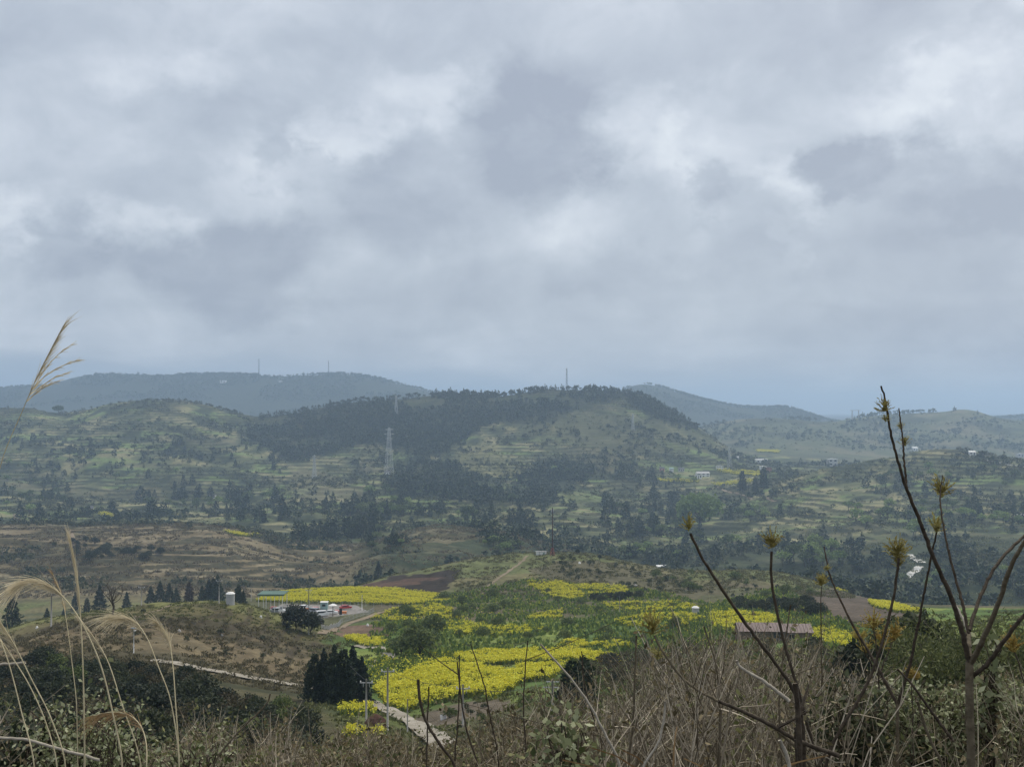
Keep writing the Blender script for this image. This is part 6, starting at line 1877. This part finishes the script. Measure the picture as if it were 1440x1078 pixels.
for k, (lab, pix, Y, w0, w1, m, fk) in enumerate([
        ('long pale thin cane leaning across the yellow fields', [(872, 1078), (850, 1030), (826, 985), (798, 948), (760, 905)], 4.2, 5, 2.5, M_TWIGPALE, 0),
        ('pale broken stick slanting left of the dark stump stem', [(1110, 985), (1075, 958), (1042, 938), (1036, 928)], 4.0, 6, 4, M_TWIGPALE, 0),
        ('dark thick branch lying across the brush at centre right', [(1180, 1062), (1120, 1040), (1090, 1022), (1050, 1002), (1010, 985)], 4.3, 7, 5, M_TWIG, 2),
        ('pale curved cane rising from the brush', [(905, 1078), (925, 1045), (934, 1010), (935, 985)], 3.8, 4, 3, M_TWIGPALE, 0),
        ('tall pale cane standing upright in the dry brush', [(884, 1078), (890, 1010), (893, 950), (895, 893)], 5.0, 4, 2.5, M_TWIGGREY, 1),
        ('dark stem with a seed head before the largest yellow field', [(640, 1078), (618, 1045), (600, 1015), (591, 985), (588, 955)], 5.0, 4, 4, M_TWIG, 0),
        ('thin dark stem right beside the seed head stem', [(600, 1078), (601, 1020), (603, 965)], 5.2, 3, 2, M_TWIG, 0),
        ('dark bent stem over the left end of the yellow terrace', [(672, 1078), (655, 1020), (646, 960), (643, 930)], 5.5, 3, 2, M_TWIG, 1),
        ('thin upright dark stem over the middle of the yellow field', [(640, 1060), (645, 1000), (646, 920)], 6.0, 3, 1.5, M_TWIG, 0),
        ('thin dark stem leaning over the yellow field', [(700, 1060), (690, 1010), (680, 960), (662, 905)], 6.0, 3, 1.5, M_TWIG, 1),
        ('slim dark stem crossing the top yellow terrace', [(740, 1060), (736, 1000), (738, 950), (742, 900)], 6.0, 3, 1.5, M_TWIG, 1),
        ('grey stem slanting from the left brush to the road', [(300, 1078), (325, 1040), (352, 1012), (376, 988), (380, 975)], 4.5, 4, 2, M_TWIGGREY, 0),
        ('pale stick lying level through the left shrubs', [(-10, 1036), (40, 1040), (75, 1050), (140, 1068)], 3.2, 4, 4, M_TWIGPALE, 0),
        ('pale broken stub sticking in from the left edge', [(-20, 934), (15, 933), (36, 931)], 3.2, 4, 4, M_TWIGPALE, 0),
        ('dark stump like stem bundled in the brush', [(1124, 1090), (1124, 1050), (1122, 1000), (1118, 960)], 4.2, 13, 7, M_TWIG, 6),
        ('pale broken reed bent over near the bottom edge', [(1110, 1078), (1106, 1060), (1096, 1040)], 3.2, 9, 5, M_TWIGPALE, 0),
        ('grey cane curving up at the right of the brush', [(1325, 1078), (1308, 1040), (1296, 1005), (1290, 985)], 4.0, 5, 4, M_TWIGGREY, 0),
        ('dark stem slanting down from the v shaped sapling', [(1340, 1040), (1310, 1000), (1285, 965), (1262, 940)], 4.6, 5, 3, M_TWIG, 0),
        ('thin grey cane left of the leaning sapling', [(1010, 1078), (1012, 1010), (1008, 940), (990, 880)], 5.0, 4, 2, M_TWIGGREY, 2),
        ('pair forming grey cane beside the stump stem', [(1100, 1078), (1096, 1000), (1100, 930), (1112, 850)], 5.0, 4, 2, M_TWIGGREY, 2),
        ('dark bare stem rising near the columnar conifers', [(860, 1070), (838, 1020), (822, 960), (818, 915)], 6.0, 3, 1.5, M_TWIG, 2)]):
    stick(lab, pix, Y, w0, w1, m, seed=k, root=k not in (1, 2, 12, 13, 17), fork=fk)


# ------------------------------------------------------------------ foreground brush
BTOP = np.array([(-200, 1000), (0, 1006), (100, 1015), (200, 1018), (350, 1015), (430, 1034), (560, 1036), (700, 1022), (760, 985), (850, 945), (950, 910), (1050, 895), (1130, 905), (1200, 945), (1300, 955), (1440, 945), (1700, 930)], float)


def brush(name, lab, n, y0, y1, xr, hmin, hmax, seed, mat, leafy=0.0, leafmat=None, wmul=1.0):
    rng = np.random.default_rng(seed)
    mb = MB()
    Y = rng.uniform(y0 ** 1.4, y1 ** 1.4, n) ** (1 / 1.4)
    PX = rng.uniform(xr[0], xr[1], n)
    x = ray(PX, 1000)[0] * Y
    gz = H(x, Y)
    for i in range(n):
        top = np.interp(PX[i], BTOP[:, 0], BTOP[:, 1]) + 30 * math.sin(PX[i] / 23.0 + 2 * math.sin(PX[i] / 61.0)) + 12 + abs(rng.normal(0, 40)) - (26 if rng.uniform() < 0.12 else 0)
        hz = float(ray(PX[i], top)[1]) * Y[i] - gz[i]
        h = min(max(hz, hmin), hmax)
        if hz < hmin * 0.6 and rng.uniform() < 0.6:
            h = hmin
        b = np.array([x[i], Y[i], gz[i] - 0.04])
        lean = rng.normal(0, 0.30, 3) * h
        lean[2] = 0
        u = np.linspace(0, 1, 6)[:, None]
        P = b + lean * u ** 1.5 + np.array([0, 0, h]) * u + rng.normal(0, 0.018, (6, 3)) * h * np.array([1, 1, 0.2])
        r = wmul * rng.uniform(0.0012, 0.0042) * (1 + Y[i] / 16)
        mb.tube(P, np.linspace(r, r * 0.35, 6), 3)
        for q in range(rng.integers(2, 6)):
            j = rng.integers(2, 5)
            d = rng.normal(0, 0.6, 3) + np.array([0, 0, 0.7])
            L = h * rng.uniform(0.12, 0.34)
            v = np.linspace(0, 1, 4)[:, None]
            mb.tube(P[j] + d * L * v + rng.normal(0, 0.03, (4, 3)) * L, np.linspace(r * 0.55, r * 0.2, 4), 3)
            if leafy and rng.uniform() < leafy:
                m = rng.integers(3, 9)
                mb.leaves(P[j] + d * L * rng.uniform(0.2, 1, (m, 1)) + rng.normal(0, 0.03, (m, 3)), 0.024 * (1 + Y[i] / 14), 1, 0.2, 0.5, rng)
    tag(link(name, mb.mesh(name, [mat, leafmat or mat])), lab, 'undergrowth', kind='stuff')


brush('dry_undergrowth', 'tangle of dry straw coloured stems and withered leaves at the bottom right', 1450, 4.5, 17, (660, 1560), 0.25, 2.8, 1, M_DRYSTEM, 0.35, M_DRYLEAF)
brush('dry_undergrowth', 'pale grey brown canes thick in the brush below the maroon roof', 330, 4.5, 12, (840, 1230), 0.5, 3.0, 5, M_CANE, 0.15, M_DRYLEAF, 1.25)
brush('dry_undergrowth', 'lower tangle of dry brown stems along the bottom centre', 1400, 5, 18, (380, 760), 0.2, 1.4, 2, M_DRYSTEM, 0.4, M_DRYLEAF)
brush('dry_undergrowth', 'pale straw and twigs below the grass plumes at the left', 1000, 4.5, 16, (-160, 420), 0.2, 1.5, 3, M_CANE, 0.35, M_DRYLEAF)
brush('dry_undergrowth', 'more dry stems carrying on beyond the right edge', 700, 4.0, 15, (1540, 2500), 0.3, 1.6, 6, M_DRYSTEM, 0.4, M_DRYLEAF)
brush('dry_undergrowth', 'more dry stems carrying on beyond the left edge', 600, 4.0, 15, (-1000, -150), 0.3, 1.4, 7, M_DRYSTEM, 0.4, M_DRYLEAF)
brush('leafy_undergrowth', 'olive green leafy weeds among the dry stems', 2400, 5, 26, (-160, 1600), 0.2, 1.6, 4, M_DRYSTEM, 1.0, M_WEED)


def bramble(lab, cx, cy, wpx, hpx, Y, n, mat, seed, leaf=0.05, asp=0.6, name='bramble_bush', cat='bush', arch=True):
    rng = np.random.default_rng(seed)
    c0 = at(cx, cy + hpx * 0.5, Y)
    gz = h1(c0.x, Y)
    base = Vector((c0.x, Y, gz))
    top = at(cx, cy - hpx * 0.5, Y).z - gz
    R = wpx / 2 * Y / F_PX
    t = thing(name, lab, cat, base)
    st, lf = MB(), MB()
    for k in range(int(16 + n / 40)):
        a = rng.uniform(0, 6.28)
        e = np.array([math.cos(a) * R * rng.uniform(0.2, 1.05), math.sin(a) * R * 0.7, 0])
        hh = top * rng.uniform(0.55, 1.05)
        u = np.linspace(0, 1, 10)[:, None]
        P = e * u ** 1.2 + np.array([0, 0, 1.0]) * hh * (np.sin(u * (1.9 if arch else 1.5)) / (1.0 if not arch else 1.0)) + rng.normal(0, 0.012, (10, 3))
        st.tube(P, np.linspace(0.005, 0.002, 10), 4)
        m = int(n / (16 + n / 40))
        j = rng.integers(3, 10, m)
        C = P[j] + rng.normal(0, 0.045, (m, 3))
        lf.leaves(C, leaf, 0, 0.55, asp, rng)
    link('stems', st.mesh('stems', M_TWIG), t)
    link('leaves', lf.mesh('leaves', mat), t)


bramble('broad leaved pale green bramble at the bottom centre', 800, 1060, 130, 60, 4.6, 700, M_BRAMBLE, 1, 0.036, 0.65)
bramble('large green bramble bush beside the forked sapling', 1310, 1035, 220, 100, 6.2, 7000, M_BRAMBLE, 2, 0.030, 0.55)
bramble('green bramble bush at the right edge', 1425, 1030, 130, 95, 6.6, 3800, M_BRAMBLE, 3, 0.030, 0.55)
bramble('light green leafy sprig rising right of the forked sapling', 1392, 945, 40, 90, 6.0, 260, M_BRAMBLE, 4, 0.055, 0.6, 'leafy_sprig', 'sprig', False)
bramble('pale green leafy shrub below the silver grass', 110, 1045, 170, 80, 4.6, 3800, M_BRAMBLE, 5, 0.020, 0.6, 'leafy_shrub', 'shrub', False)
bramble('small pale leafy shrub at the foot of the rusty plume', 170, 1060, 110, 60, 4.4, 1700, M_BRAMBLE, 6, 0.020, 0.6, 'leafy_shrub', 'shrub', False)
bramble('low leafy shrub right of the rightmost silver grass', 285, 1066, 120, 40, 4.8, 1400, M_BRAMBLE, 7, 0.020, 0.6, 'leafy_shrub', 'shrub', False)
bramble('tall thin leafy shoot between the straight grass stalks', 140, 1010, 60, 80, 4.9, 240, M_BRAMBLE, 8, 0.028, 0.6, 'leafy_shoot', 'shoot', False)
bramble('dull green bush below the v shaped sapling', 1210, 1020, 160, 90, 5.6, 1500, M_SCRUB, 9, 0.04, 0.5)
bramble('dark green low bush at the bottom left corner', 30, 1060, 140, 70, 5.2, 1300, M_EVERG, 10, 0.04, 0.6, 'leafy_shrub', 'shrub', False)
for k, (cx, cy, lab) in enumerate([(968, 1058, 'tuft of withered brown grass blades at the bottom'), (1085, 1070, 'smaller tuft of tawny grass blades beside the stump stem')]):
    rng = np.random.default_rng(40 + k)
    c0 = at(cx, cy, 3.6)
    base = Vector((c0.x, c0.y, h1(c0.x, c0.y)))
    mb = MB()
    for q in range(46):
        a = rng.normal(0, 0.5)
        u = np.linspace(0, 1, 10)[:, None]
        L = (c0.z - base.z + 0.08) * rng.uniform(0.7, 1.1)
        ribbon(mb, np.array([rng.normal(0, .05), rng.normal(0, .05), 0]) + L * (np.array([0.3 * a, rng.normal(0, .2), 1.15]) * u + np.array([0.45 * a, 0, -0.35]) * u ** 3), 0.014, np.array([0.2, -1, 0.2]))
    tag(link('grass_tuft', mb.mesh('grass_tuft', mat_leaf('tawny_blades', (0.13, 0.075, 0.03), (0.26, 0.17, 0.08), objvar=0)), None, base), lab, 'grass')


# ------------------------------------------------------------------ haze in the valley air
def build_haze():
    x, y0, y1, z0, z1 = 12000, -300, 17000, float(GZ.min()) - 1.5, 265.0
    mb = MB().box((0, (y0 + y1) / 2, (z0 + z1) / 2), (2 * x, y1 - y0, z1 - z0))
    m = bpy.data.materials.new('haze')
    m.use_nodes = True
    t = m.node_tree
    t.nodes.clear()
    v = nd(t, 'ShaderNodeVolumePrincipled')
    v.inputs['Density'].default_value = 1.55e-4
    v.inputs['Color'].default_value = (0.53, 0.715, 0.96, 1)
    v.inputs['Anisotropy'].default_value = 0.3
    o = nd(t, 'ShaderNodeOutputMaterial')
    t.links.new(v.outputs[0], o.inputs['Volume'])
    tag(link('haze', mb.mesh('haze', m)), 'thin bluish haze lying over the hills and valley', 'haze', kind='stuff')


build_haze()
print('objects', len(S.objects))
